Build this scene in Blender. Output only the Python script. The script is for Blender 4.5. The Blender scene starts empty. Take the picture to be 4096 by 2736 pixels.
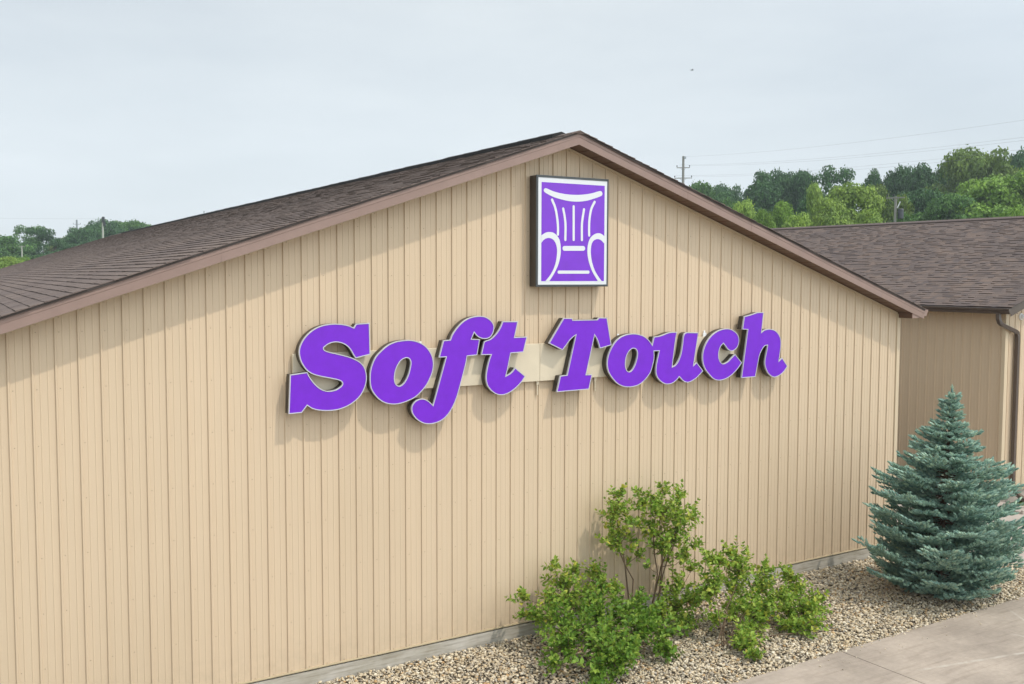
import bpy, bmesh, math, random
import numpy as np
from mathutils import Vector, Matrix, geometry
R = math.radians
scene = bpy.context.scene
C = scene.collection

# ---------------------------------------------------------------- camera
cam_d = bpy.data.cameras.new("camera")
cam = bpy.data.objects.new("camera", cam_d); C.objects.link(cam)
yaw, pitch, roll = 0.56707, -0.067239, 0.0023862
fw = Vector((math.sin(yaw)*math.cos(pitch), math.cos(yaw)*math.cos(pitch), math.sin(pitch)))
rt = Vector((math.cos(yaw), -math.sin(yaw), 0)); up = rt.cross(fw)
r2 = rt*math.cos(roll)+up*math.sin(roll); u2 = up*math.cos(roll)-rt*math.sin(roll)
m = Matrix.Identity(4)
for i in range(3):
    m[i][0], m[i][1], m[i][2] = r2[i], u2[i], -fw[i]
m.translation = Vector((-1.164, -11.565, 5.035))
cam.matrix_world = m
cam_d.sensor_width = 36; cam_d.lens = 4030.17*36/4096
cam_d.clip_start = 0.1; cam_d.clip_end = 3000
scene.camera = cam

# ---------------------------------------------------------------- sky and sun
SUN_DIR = Vector((0.58, -1.0, 2.07)).normalized()          # towards the sun
w = bpy.data.worlds.new("World"); scene.world = w; w.use_nodes = True
nt = w.node_tree; nt.nodes.clear()
N = nt.nodes.new
wo = N("ShaderNodeOutputWorld"); bg = N("ShaderNodeBackground"); sky = N("ShaderNodeTexSky")
sky.sky_type = 'NISHITA'; sky.sun_disc = False
sky.sun_elevation = math.asin(SUN_DIR.z); sky.sun_rotation = math.atan2(SUN_DIR.x, SUN_DIR.y)
sky.air_density = 1.0; sky.dust_density = 2.0; sky.ozone_density = 1.0
geo = N("ShaderNodeTexCoord"); mp = N("ShaderNodeMapping"); mp.inputs['Scale'].default_value = (1.2, 1.2, 5.0)
nz = N("ShaderNodeTexNoise"); nz.inputs['Scale'].default_value = 1.3; nz.inputs['Detail'].default_value = 5; nz.inputs['Roughness'].default_value = .55
rp = N("ShaderNodeMapRange"); rp.inputs['From Min'].default_value = .3; rp.inputs['From Max'].default_value = .7
rp.inputs['To Min'].default_value = .70; rp.inputs['To Max'].default_value = 1.0
mx = N("ShaderNodeMix"); mx.data_type = 'RGBA'
# thin high cloud veil, brighter towards the hazy sun
dotn = N("ShaderNodeVectorMath"); dotn.operation = 'DOT_PRODUCT'; dotn.inputs[1].default_value = tuple(SUN_DIR)
mr = N("ShaderNodeMapRange"); mr.inputs['From Min'].default_value = 0.0; mr.inputs['From Max'].default_value = 1.0
mr.inputs['To Min'].default_value = 0.0; mr.inputs['To Max'].default_value = 1.0
pw = N("ShaderNodeMath"); pw.operation = 'POWER'; pw.inputs[1].default_value = 2.0
ma = N("ShaderNodeMath"); ma.operation = 'MULTIPLY_ADD'; ma.inputs[1].default_value = 3.3; ma.inputs[2].default_value = 1.0
veil = N("ShaderNodeMix"); veil.data_type = 'RGBA'; veil.blend_type = 'MULTIPLY'; veil.inputs['Factor'].default_value = 1.0
veil.inputs['A'].default_value = (8.75, 9.55, 10.1, 1)
L = nt.links.new
L(geo.outputs['Generated'], mp.inputs['Vector']); L(mp.outputs[0], nz.inputs['Vector']); L(nz.outputs['Fac'], rp.inputs['Value'])
L(rp.outputs[0], mx.inputs['Factor']); L(sky.outputs[0], mx.inputs['A']); L(geo.outputs['Generated'], dotn.inputs[0]); L(dotn.outputs['Value'], mr.inputs['Value']); L(mr.outputs[0], pw.inputs[0]); L(pw.outputs[0], ma.inputs[0]); L(ma.outputs[0], veil.inputs['B']); 
sx_ = N("ShaderNodeSeparateXYZ"); el = N("ShaderNodeMapRange"); el.inputs['From Min'].default_value = .05; el.inputs['From Max'].default_value = .8
el.inputs['To Min'].default_value = 1.0; el.inputs['To Max'].default_value = .56          # zenith deeper than the horizon
dim = N("ShaderNodeMix"); dim.data_type = 'RGBA'; dim.blend_type = 'MULTIPLY'; dim.inputs['Factor'].default_value = 1.0
L(geo.outputs['Generated'], sx_.inputs[0]); L(sx_.outputs[2], el.inputs['Value']); L(veil.outputs['Result'], dim.inputs['A']); L(el.outputs[0], dim.inputs['B'])
L(dim.outputs['Result'], mx.inputs['B'])
L(mx.outputs['Result'], bg.inputs[0]); L(bg.outputs[0], wo.inputs[0])
bg.inputs[1].default_value = 0.1
sd = bpy.data.lights.new("sun", 'SUN'); sd.energy = 2.4; sd.angle = R(0.6); sd.color = (1, .93, .82)
so = bpy.data.objects.new("sun", sd); C.objects.link(so)
so.rotation_euler = (-SUN_DIR).to_track_quat('-Z', 'Y').to_euler(); so.location = (5, -10, 30)
scene.view_settings.view_transform = 'Standard'; scene.view_settings.look = 'None'
scene.view_settings.exposure = -0.01; scene.view_settings.gamma = 1.0
scene.cycles.max_bounces = 6; scene.cycles.diffuse_bounces = 3; scene.cycles.transparent_max_bounces = 8

# ---------------------------------------------------------------- helpers
def tag(o, label=None, cat=None, group=None, kind=None):
    for k, v in (('label', label), ('category', cat), ('group', group), ('kind', kind)):
        if v: o[k] = v
    return o
def empty(name, loc=(0, 0, 0)):
    o = bpy.data.objects.new(name, None); C.objects.link(o); o.location = loc
    o.empty_display_size = .2
    return o
class MB:
    """collects boxes, prisms and tubes; build() links them as one mesh object"""
    def __init__(s): s.v = []; s.f = []; s.mi = []
    def add(s, v, f, mi=0):
        k = len(s.v); s.v += [tuple(p) for p in v]; s.f += [tuple(i+k for i in q) for q in f]; s.mi += [mi]*len(f)
    def box(s, x0, x1, y0, y1, z0, z1, mi=0):
        s.add([(x0,y0,z0),(x1,y0,z0),(x1,y1,z0),(x0,y1,z0),(x0,y0,z1),(x1,y0,z1),(x1,y1,z1),(x0,y1,z1)],
              [(0,3,2,1),(4,5,6,7),(0,1,5,4),(1,2,6,5),(2,3,7,6),(3,0,4,7)], mi)
    def loft(s, rings, closed=True, caps=True, mi=0):
        n = len(rings[0]); v = [p for r in rings for p in r]; f = []
        for i in range(len(rings)-1):
            for j in range(n if closed else n-1):
                a = i*n+j; b = i*n+(j+1) % n
                f.append((a, b, b+n, a+n))
        if caps and closed:
            f.append(tuple(range(n))[::-1]); f.append(tuple((len(rings)-1)*n+j for j in range(n)))
        s.add(v, f, mi)
    def tube(s, pts, rad, n=6, mi=0, up=(0, 0, 1)):
        pts = [Vector(p) for p in pts]
        if not hasattr(rad, '__len__'): rad = [rad]*len(pts)
        rings = []
        for i, p in enumerate(pts):
            d = (pts[min(i+1, len(pts)-1)]-pts[max(i-1, 0)])
            d = d.normalized() if d.length > 1e-9 else Vector((0, 0, 1))
            a = d.cross(Vector((.37, .81, .45))).normalized(); b = d.cross(a)
            rings.append([p+(a*math.cos(2*math.pi*j/n)+b*math.sin(2*math.pi*j/n))*rad[i] for j in range(n)])
        s.loft(rings, mi=mi)
    def build(s, name, mats, parent=None, smooth=False, bevel=0):
        me = bpy.data.meshes.new(name); me.from_pydata(s.v, [], s.f); me.update()
        if not isinstance(mats, (list, tuple)): mats = [mats]
        for q in mats: me.materials.append(q)
        if len(mats) > 1: me.polygons.foreach_set('material_index', s.mi)
        if smooth: me.polygons.foreach_set('use_smooth', [True]*len(me.polygons))
        o = bpy.data.objects.new(name, me); C.objects.link(o)
        if parent: attach(o, parent)
        if bevel:
            b = o.modifiers.new('bevel', 'BEVEL'); b.width = bevel; b.segments = 2; b.limit_method = 'ANGLE'
        return o
def attach(o, p):
    """parent while the mesh keeps world coordinates"""
    o.parent = p; o.matrix_parent_inverse = Matrix.Identity(4)
    q = p; off = Vector((0, 0, 0))
    while q: off += q.location; q = q.parent
    o.location = -off
    return o
def mesh_np(name, V, F, mats, parent=None, smooth=False, mi=None):
    """V: n x 3, F: m x k faces, all with k corners"""
    me = bpy.data.meshes.new(name); k = F.shape[1]
    me.vertices.add(len(V)); me.vertices.foreach_set('co', np.ascontiguousarray(V, dtype=np.float32).ravel())
    me.loops.add(F.size); me.loops.foreach_set('vertex_index', np.ascontiguousarray(F, dtype=np.int32).ravel())
    me.polygons.add(len(F)); me.polygons.foreach_set('loop_start', np.arange(0, F.size, k, dtype=np.int32))
    me.polygons.foreach_set('loop_total', np.full(len(F), k, dtype=np.int32))
    if not isinstance(mats, (list, tuple)): mats = [mats]
    for q in mats: me.materials.append(q)
    if mi is not None: me.polygons.foreach_set('material_index', np.asarray(mi, dtype=np.int32))
    me.polygons.foreach_set('use_smooth', np.full(len(F), smooth, dtype=bool))
    me.update(calc_edges=True); me.validate()
    o = bpy.data.objects.new(name, me); C.objects.link(o)
    if parent: attach(o, parent)
    return o
def frames(d, roll=None, rng=None):
    """unit vectors d (n,3) -> rotation matrices whose x axis is d, y is as level as can be, rolled"""
    d = d/np.linalg.norm(d, axis=1, keepdims=True)
    z = np.zeros_like(d); z[:, 2] = 1
    near = np.abs(d[:, 2]) > .97; z[near] = (1, 0, 0)
    y = np.cross(z, d); y /= np.linalg.norm(y, axis=1, keepdims=True); zz = np.cross(d, y)
    if roll is not None:
        c, s = np.cos(roll)[:, None], np.sin(roll)[:, None]
        y, zz = y*c+zz*s, zz*c-y*s
    return np.stack([d, y, zz], axis=2)
def scatter(base_v, base_f, pos, rot, scl):
    """copies of a small mesh as one array"""
    n = len(pos); k = len(base_v)
    V = np.einsum('nij,kj->nki', rot, base_v)*scl[:, None, None] if scl.ndim == 1 else np.einsum('nij,nkj->nki', rot, base_v[None]*scl[:, None, :])
    V = (V+pos[:, None, :]).reshape(-1, 3)
    F = (base_f[None]+(np.arange(n)*k)[:, None, None]).reshape(-1, base_f.shape[1])
    return V, F

# ---------------------------------------------------------------- materials
def mat(name, col, rough=.6, metal=0, spec=.5):
    m = bpy.data.materials.new(name); m.use_nodes = True
    b = m.node_tree.nodes['Principled BSDF']
    b.inputs['Base Color'].default_value = (*col, 1); b.inputs['Roughness'].default_value = rough
    b.inputs['Metallic'].default_value = metal; b.inputs['Specular IOR Level'].default_value = spec
    return m
class NT:
    def __init__(s, m): s.t = m.node_tree; s.b = s.t.nodes['Principled BSDF']
    def n(s, typ, **kw):
        q = s.t.nodes.new('ShaderNode'+typ)
        for k, v in kw.items(): setattr(q, k, v)
        return q
    def l(s, a, b): s.t.links.new(a, b)
    def coord(s, scale=(1, 1, 1), rot=(0, 0, 0)):
        c = s.n('TexCoord'); m = s.n('Mapping'); m.inputs['Scale'].default_value = scale; m.inputs['Rotation'].default_value = rot
        s.l(c.outputs['Object'], m.inputs[0]); return m.outputs[0]
    def noise(s, vec, scale=5, detail=4, rough=.6):
        q = s.n('TexNoise'); q.inputs['Scale'].default_value = scale; q.inputs['Detail'].default_value = detail; q.inputs['Roughness'].default_value = rough
        if vec: s.l(vec, q.inputs['Vector'])
        return q.outputs['Fac']
    def ramp(s, fac, stops, interp='LINEAR'):
        q = s.n('ValToRGB'); q.color_ramp.interpolation = interp
        e = q.color_ramp.elements
        while len(e) < len(stops): e.new(.5)
        for i, (p, c) in enumerate(stops): e[i].position = p; e[i].color = (*c, 1) if len(c) == 3 else c
        s.l(fac, q.inputs[0]); return q.outputs[0]
    def mix(s, f, a, b, mode='MIX'):
        q = s.n('Mix', data_type='RGBA', blend_type=mode)
        for sock, v in ((q.inputs['Factor'], f), (q.inputs['A'], a), (q.inputs['B'], b)):
            if hasattr(v, 'is_linked'): s.l(v, sock)
            else: sock.default_value = v if not isinstance(v, tuple) else ((*v, 1) if len(v) == 3 else v)
        return q.outputs['Result']
    def bump(s, h, strength=.2, dist=.01):
        q = s.n('Bump'); q.inputs['Strength'].default_value = strength; q.inputs['Distance'].default_value = dist
        s.l(h, q.inputs['Height']); s.l(q.outputs[0], s.b.inputs['Normal'])
    def island(s): return s.n('NewGeometry').outputs['Random Per Island']
    def col(s, c): s.l(c, s.b.inputs['Base Color'])
def g(*v): return tuple(v)

def painted(name, col, var=.10, streak=True, rough=.45, spec=.4):
    m = mat(name, col, rough, 0, spec); t = NT(m)
    a = t.noise(t.coord((4, 4, .12) if streak else (3, 3, 3)), 2, 3)
    b = t.noise(t.coord((.35, .35, .35)), 1.0, 4)
    lo = tuple(c*(1-var) for c in col); hi = tuple(min(1, c*(1+var*.6)) for c in col)
    c1 = t.ramp(a, [(.3, lo), (.7, hi)])
    c2 = t.ramp(b, [(.3, (.92, .92, .9)), (.7, (1.0, 1.0, 1.0))])
    t.col(t.mix(1.0, c1, c2, 'MULTIPLY'))
    return m
M = {}
def siding_mat():
    base = (.615, .481, .338)
    m = mat('tan_painted_steel', base, .45, 0, .4); t = NT(m); co = t.coord()
    a = t.ramp(t.noise(t.coord((4, 4, .12)), 2, 3), [(.3, tuple(c*.985 for c in base)), (.7, tuple(c*1.01 for c in base))])
    s = t.n('SeparateXYZ'); t.l(co, s.inputs[0])
    dv = t.n('Math', operation='DIVIDE'); t.l(s.outputs[0], dv.inputs[0]); dv.inputs[1].default_value = .9144
    fl = t.n('Math', operation='FLOOR'); t.l(dv.outputs[0], fl.inputs[0])
    wn = t.n('TexWhiteNoise', noise_dimensions='1D'); t.l(fl.outputs[0], wn.inputs['W'])
    pan = t.ramp(wn.outputs['Value'], [(0, (.975, .975, .97)), (1, (1.015, 1.012, 1.01))])
    big = t.ramp(t.noise(co, .35, 4), [(.3, (.95, .945, .93)), (.7, (1, 1, 1))])
    # run-off streaks, and soil splashed on the lowest half metre
    st = t.noise(t.coord((16, 16, .18)), 1.2, 4)
    stm = t.ramp(st, [(.60, (0, 0, 0)), (.74, (1, 1, 1))])
    c = t.mix(1, t.mix(1, a, pan, 'MULTIPLY'), big, 'MULTIPLY')
    q = t.n('Math', operation='MULTIPLY'); t.l(stm, q.inputs[0]); q.inputs[1].default_value = .06
    c = t.mix(q.outputs[0], c, (.42, .33, .22))
    mr_ = t.n('MapRange'); t.l(s.outputs[2], mr_.inputs['Value']); mr_.inputs['From Min'].default_value = .75; mr_.inputs['From Max'].default_value = .18
    sp = t.ramp(t.noise(co, 7, 5, .7), [(.42, (0, 0, 0)), (.68, (1, 1, 1))])
    q2 = t.n('Math', operation='MULTIPLY'); t.l(mr_.outputs[0], q2.inputs[0]); t.l(sp, q2.inputs[1])
    q3 = t.n('Math', operation='MULTIPLY'); t.l(q2.outputs[0], q3.inputs[0]); q3.inputs[1].default_value = .30
    c = t.mix(q3.outputs[0], c, (.36, .29, .20))
    t.col(c); return m
M['siding'] = siding_mat()
M['trim_tan'] = painted('tan_trim', (.62, .50, .35), .05)
M['screw'] = mat('screw_head', (.30, .23, .155), .5)
M['fascia'] = painted('brown_fascia', (.285, .195, .165), .06, False, .42)
M['soffit'] = painted('shaded_brown_soffit', (.15, .085, .06), .06, False, .5)  # fascia brown made darker, the underside's shade put into the colour
M['drip'] = mat('dark_drip_edge', (.07, .055, .05), .5)
M['bronze'] = mat('dark_bronze_metal', (.055, .045, .038), .38, 0, .5)
M['gutter'] = mat('dark_brown_gutter', (.085, .062, .05), .35, 0, .6)
M['return'] = mat('letter_return', (.045, .037, .028), .45, 0, .5)
M['white_trim'] = mat('white_trim_cap', (.50, .50, .56), .4)
M['white_face'] = mat('white_acrylic', (.66, .68, .71), .25)
M['panel'] = painted('cream_raceway', (.67, .58, .44), .04, False, .5)
M['grey_frame'] = mat('grey_retainer', (.048, .055, .058), .35, 0, .5)
M['flash'] = painted('olive_tan_flashing', (.40, .32, .20), .08, False)
M['white_plastic'] = mat('white_plastic', (.8, .8, .8), .4)
def purple(name, col):
    m = mat(name, col, .32, 0, .5); t = NT(m)
    a = t.noise(t.coord(), 5, 3)
    t.col(t.ramp(a, [(.3, tuple(c*.93 for c in col)), (.7, tuple(min(1, c*1.05) for c in col))]))
    return m
M['purple'] = purple('purple_acrylic', (.160, .011, .55))
M['purple_field'] = purple('purple_sign_film', (.175, .026, .54))
M['purple_field'].node_tree.nodes['Principled BSDF'].inputs['Roughness'].default_value = .2

def shingle(name, cols, sc=1):
    m = mat(name, cols[0], .92, 0, .15); t = NT(m)
    r = t.ramp(t.island(), [(i/(len(cols)-1), c) for i, c in enumerate(cols)])
    big = t.ramp(t.noise(t.coord(), .5, 4), [(.3, (.82, .82, .84)), (.7, (1.08, 1.06, 1.04))])
    fine = t.ramp(t.noise(t.coord(), 60, 2), [(.25, (.65, .65, .65)), (.75, (1.25, 1.25, 1.25))])
    t.col(t.mix(1, t.mix(1, r, big, 'MULTIPLY'), fine, 'MULTIPLY'))
    return m
M['shingle'] = shingle('brown_shingles', [(.150, .118, .106), (.165, .130, .115), (.156, .122, .110), (.176, .138, .120), (.142, .112, .103)])
M['shingle_w'] = shingle('mixed_brown_shingles', [(.112, .090, .085), (.132, .104, .095), (.166, .125, .105), (.122, .099, .093), (.148, .115, .100), (.106, .086, .083)])
M['ridge'] = mat('shaded_ridge_vent', (.020, .018, .018), .9)  # near black, puts the shade on the vent's side into its colour

def concrete(name, base, marks=False):
    m = mat(name, base, .88, 0, .25); t = NT(m); co = t.coord()
    a = t.ramp(t.noise(co, .9, 6, .65), [(.3, tuple(c*.74 for c in base)), (.72, tuple(c*1.17 for c in base))])
    b = t.ramp(t.noise(co, 14, 5, .7), [(.3, (.88, .88, .88)), (.7, (1.06, 1.06, 1.06))])
    c = t.ramp(t.noise(t.coord((.5, 6, 1), (0, 0, .9)), 2.2, 4), [(.50, (1, 1, 1)), (.72, (.80, .785, .77))])
    col = t.mix(1, t.mix(1, a, b, 'MULTIPLY'), c, 'MULTIPLY')
    if marks:                                             # scuffs and pale scratches with a shape of their own
        for (x0, y0, x1, y1, wd, st) in marks:
            ln = math.hypot(x1-x0, y1-y0); dx, dy = (x1-x0)/ln, (y1-y0)/ln
            s = t.n('SeparateXYZ'); cc = t.n('TexCoord'); t.l(cc.outputs['Object'], s.inputs[0])
            def lin(ax, ay, k):
                q1 = t.n('Math', operation='MULTIPLY'); t.l(s.outputs[0], q1.inputs[0]); q1.inputs[1].default_value = ax
                q2 = t.n('Math', operation='MULTIPLY_ADD'); t.l(s.outputs[1], q2.inputs[0]); q2.inputs[1].default_value = ay; t.l(q1.outputs[0], q2.inputs[2])
                q3 = t.n('Math', operation='ADD'); t.l(q2.outputs[0], q3.inputs[0]); q3.inputs[1].default_value = k
                return q3.outputs[0]
            across = lin(-dy, dx, dy*x0-dx*y0); along = lin(dx, dy, -dx*x0-dy*y0)
            ab = t.n('Math', operation='ABSOLUTE'); t.l(across, ab.inputs[0])
            r1 = t.n('MapRange'); t.l(ab.outputs[0], r1.inputs['Value']); r1.inputs['From Min'].default_value = wd; r1.inputs['From Max'].default_value = wd*.3
            r2 = t.n('MapRange'); t.l(along, r2.inputs['Value']); r2.inputs['From Min'].default_value = 0; r2.inputs['From Max'].default_value = ln*.1
            r3 = t.n('MapRange'); t.l(along, r3.inputs['Value']); r3.inputs['From Min'].default_value = ln; r3.inputs['From Max'].default_value = ln*.9
            p = t.n('Math', operation='MULTIPLY'); t.l(r1.outputs[0], p.inputs[0]); t.l(r2.outputs[0], p.inputs[1])
            p2 = t.n('Math', operation='MULTIPLY'); t.l(p.outputs[0], p2.inputs[0]); t.l(r3.outputs[0], p2.inputs[1])
            n2 = t.n('MapRange'); t.l(t.noise(co, 6, 3), n2.inputs['Value']); n2.inputs['From Min'].default_value = .3; n2.inputs['From Max'].default_value = .6; n2.inputs['To Max'].default_value = st
            p3 = t.n('Math', operation='MULTIPLY'); t.l(p2.outputs[0], p3.inputs[0]); t.l(n2.outputs[0], p3.inputs[1])
            col = t.mix(p3.outputs[0], col, (.50, .46, .40))
    t.col(col); t.bump(t.noise(co, 90, 3), .25, .004)
    return m
def wood(name):
    m = mat(name, (.36, .34, .31), .85, 0, .2); t = NT(m)
    a = t.noise(t.coord((1.2, 10, 18)), 2.5, 5)
    b = t.noise(t.coord(), 1.6, 4)
    c1 = t.ramp(a, [(.3, (.32, .29, .245)), (.5, (.46, .425, .375)), (.75, (.56, .53, .48))])
    t.col(t.mix(1, c1, t.ramp(b, [(.3, (.7, .68, .6)), (.65, (1.05, 1.05, 1.05))]), 'MULTIPLY'))
    return m
M['wood'] = wood('weathered_grey_board')
def stones():
    m = mat('river_gravel', (.4, .35, .28), .8, 0, .3); t = NT(m)
    r = t.ramp(t.island(), [(0, (0.61, 0.516, 0.368)), (0.12, (0.439, 0.348, 0.23)), (0.22, (0.671, 0.576, 0.425)), (0.34, (0.464, 0.396, 0.299)), (0.45, (0.573, 0.444, 0.276)), (0.55, (0.732, 0.648, 0.506)), (0.64, (0.354, 0.3, 0.23)), (0.73, (0.586, 0.48, 0.333)), (0.83, (0.464, 0.3, 0.149)), (0.87, (0.647, 0.54, 0.38)), (0.95, (0.415, 0.372, 0.31)), (1, (0.8, 0.732, 0.609))], 'CONSTANT')
    t.col(t.mix(1, r, t.ramp(t.noise(t.coord(), 40, 3), [(.3, (.74, .74, .73)), (.7, (1.02, 1.02, 1.02))]), 'MULTIPLY'))
    return m
M['stone'] = stones()
M['bed'] = concrete('gravel_bed_soil', (.12, .10, .075))
M['concrete'] = concrete('worn_concrete', (.355, .298, .245), [(10.9, -5.0, 13.2, -3.3, .045, .55), (9.9, -3.75, 12.4, -4.3, .035, .5), (12.2, -3.6, 12.9, -5.2, .04, .45), (13.2, -3.0, 12.0, -4.8, .03, .4)])
M['concrete_plain'] = concrete('pale_concrete', (.40, .345, .30))
M['joint'] = mat('dark_joint', (.05, .045, .04), .9)
def ground():
    m = mat('far_ground', (.09, .12, .04), .95, 0, .1); t = NT(m)
    t.col(t.ramp(t.noise(t.coord(), .06, 6), [(.3, (.06, .10, .03)), (.6, (.11, .14, .05)), (.8, (.16, .15, .08))]))
    return m
M['ground'] = ground()
def leaf(name, stops, trans=.35, obcol=False, rough=.5, spec=.4):
    m = mat(name, stops[0][1], rough, 0, spec); t = NT(m)
    c = t.ramp(t.island(), stops)
    if obcol:
        oi = t.n('ObjectInfo'); c = t.mix(1, c, oi.outputs['Color'], 'MULTIPLY')
        c = t.mix(1, c, t.ramp(t.noise(t.coord(), 5.0, 3), [(.35, (.85, .9, .95)), (.65, (1.15, 1.1, 1.0))]), 'MULTIPLY')
    t.col(c)
    tr = t.n('BsdfTranslucent'); t.l(c, tr.inputs[0])
    mx = t.n('MixShader'); mx.inputs[0].default_value = trans
    out = [q for q in t.t.nodes if q.type == 'OUTPUT_MATERIAL'][0]
    t.l(t.b.outputs[0], mx.inputs[1]); t.l(tr.outputs[0], mx.inputs[2]); t.l(mx.outputs[0], out.inputs[0])
    return m
M['bush_leaf'] = leaf('lilac_leaf', [(0, (.11, .205, .03)), (.25, (.20, .335, .042)), (.55, (.29, .425, .06)), (.82, (.39, .49, .095)), (1, (.49, .47, .06))], .35, rough=.5, spec=.25)
M['bush_dense'] = leaf('dense_shrub_leaf', [(0, (.08, .175, .022)), (.35, (.14, .265, .03)), (.7, (.205, .335, .045)), (1, (.30, .40, .06))], .35, rough=.5, spec=.25)
M['tree_leaf'] = leaf('tree_foliage', [(0, (.6, .6, .6)), (.5, (1, 1, 1)), (1, (1.35, 1.3, 1.2))], .3, True, .6, .25)
M['needle'] = leaf('blue_spruce_needles', [(0, (.15, .27, .235)), (.35, (.25, .40, .33)), (.7, (.35, .50, .395)), (1, (.48, .61, .44))], .15, rough=.55)
M['bark'] = painted('brown_bark', (.13, .085, .06), .3, False, .9, .1)
M['twig'] = painted('brown_twig', (.17, .115, .075), .25, False, .85, .15)
M['pole_wood'] = painted('grey_weathered_pole', (.30, .29, .27), .12, True, .9, .1)
M['pole_pale'] = painted('pale_pole', (.42, .42, .38), .1, True, .9, .1)
M['steel'] = mat('galvanised_steel', (.30, .33, .35), .5, .3)
M['insul'] = mat('dark_insulator', (.035, .04, .045), .35)
M['wire'] = mat('line_wire', (.22, .23, .25), .6)
M['trafo'] = mat('dark_grey_tank', (.05, .055, .065), .5)
M['dark_yard'] = concrete('bounce_cut_ground', (.055, .053, .05))  # kept dark so the added yard reflects little light

# ---------------------------------------------------------------- main building
XA, XL, XR = 7.09, -0.30, 14.48          # apex, wall corners
SK = 0.0555                                # the long sides run slightly skew to the gable wall
YB = 44.0                                  # far gable
ZA = 6.807                                 # underside of the rake at the apex
OV = .305                                  # gable overhang
rib = .2286
def rake(x): return ZA-abs(x-XA)/3
bld = empty('metal_sided_building', (7.09, 0, 0))
tag(bld, 'large tan metal-sided gabled building with brown shingled roof that carries the purple sign', 'building')

def siding_wall(name, x0, x1, top, zb, parent, first=0.0, y0=0.0, screws=True, rows=None, edge=True, tr=None, mats=None):
    """ribbed steel panel along x at y0 facing -y; tr maps points elsewhere"""
    prof = [(0.0, 0), (.005, -.017), (.021, -.017), (.029, 0), (.079, 0), (.083, -.0035), (.091, -.0035), (.095, 0),
            (.154, 0), (.158, -.0035), (.166, -.0035), (.170, 0)]
    P = []
    k = math.floor((x0-first)/rib)-1
    while first+k*rib < x1+rib:
        for dx, dy in prof:
            x = first+k*rib+dx
            if x0 < x < x1: P.append((x, dy))
        k += 1
    P = [(x0, 0)]+P+[(x1, 0)]
    ap = [i for i in range(len(P)-1) if P[i][0] < XA < P[i+1][0]]
    if top is rake and ap:
        i = ap[0]; P.insert(i+1, (XA, P[i][1]))
    v = []; f = []
    for x, dy in P: v += [(x, y0+dy, zb), (x, y0+dy, top(x))]
    for i in range(len(P)-1): f.append((2*i, 2*i+2, 2*i+3, 2*i+1))
    b = MB(); b.add(v, f)
    if screws:
        k = math.ceil((x0-first)/rib)
        while first+k*rib+.054 < x1:
            x = first+k*rib+.054
            zs = [z for z in rows if zb+.02 < z < top(x)-.1]
            if edge: zs += [top(x)-.045]
            for z in zs:
                r = .0055
                ring = [(x+r*math.cos(q*math.pi/3), y0-.0015, z+r*math.sin(q*math.pi/3)) for q in range(6)]
                ring2 = [(x+.6*(p[0]-x), y0-.006, z+.6*(p[2]-z)) for p in ring]
                b.loft([ring, ring2], mi=1)
            k += 1
    if tr: b.v = [tr(p) for p in b.v]
    return b.build(name, mats or [M['siding'], M['screw']], parent)
rows = [5.015-j*.6018 for j in range(-4, 9)]
siding_wall('front_wall', XL, XR-.075, rake, .18, bld, 0.0, 0, True, rows)
def sk(x, y): return x+SK*max(0, y)
# plain ribbed side and back walls
for nm, xx, sgn in (('side_wall', XL, -1), ('side_wall', XR, 1)):
    siding_wall(nm, 0.02, YB-.02, lambda x: rake(XL)-.03, .18, bld, 0, 0, False,
                tr=lambda p, xx=xx, sgn=sgn: (sk(xx, p[0])-sgn*p[1], p[0], p[2]))
b = MB(); b.add([(sk(XL, YB), YB, .18), (sk(XR, YB), YB, .18), (sk(XR, YB), YB, rake(XR)), (sk(XA, YB), YB, ZA), (sk(XL, YB), YB, rake(XL))], [(0, 4, 3, 2, 1)])
b.build('back_wall', M['siding'], bld)
# corner trim, head trim under the soffit, base flashing, skirt board
for x0, x1 in ((XR-.075, XR+.012), (XL-.012, XL+.075)):
    b = MB(); b.box(x0, x1, -.022, .06, .175, rake(XR)-.004); b.build('corner_trim', M['trim_tan'], bld, bevel=.003)
b = MB()
for a, c in ((XL+.08, XA), (XA, XR-.08)):
    b.loft([[(x, -.026, rake(x)-.032), (x, -.026, rake(x)-.004), (x, .004, rake(x)-.004), (x, .004, rake(x)-.032)] for x in (a, c)])
b.build('head_trim', M['trim_tan'], bld)
b = MB()
b.loft([[(x, -.025, .168), (x, -.024, .178), (x, -.019, .187), (x, .01, .187), (x, .01, .168)] for x in (XL-.02, XR+.014)])
b.build('base_flashing', M['flash'], bld)
b = MB(); b.box(XL, 8.93, -.019, .02, -.15, .150); b.box(8.936, XR+.005, -.021, .02, -.15, .150)
for sx in (XL, XR):
    b.loft([[(sk(sx, y)+d, y, z) for d, z in ((-.01, -.15), (.01, -.15), (.01, .163), (-.01, .163))] for y in (.02, YB)])
b.build('skirt_board', M['wood'], bld)

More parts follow.
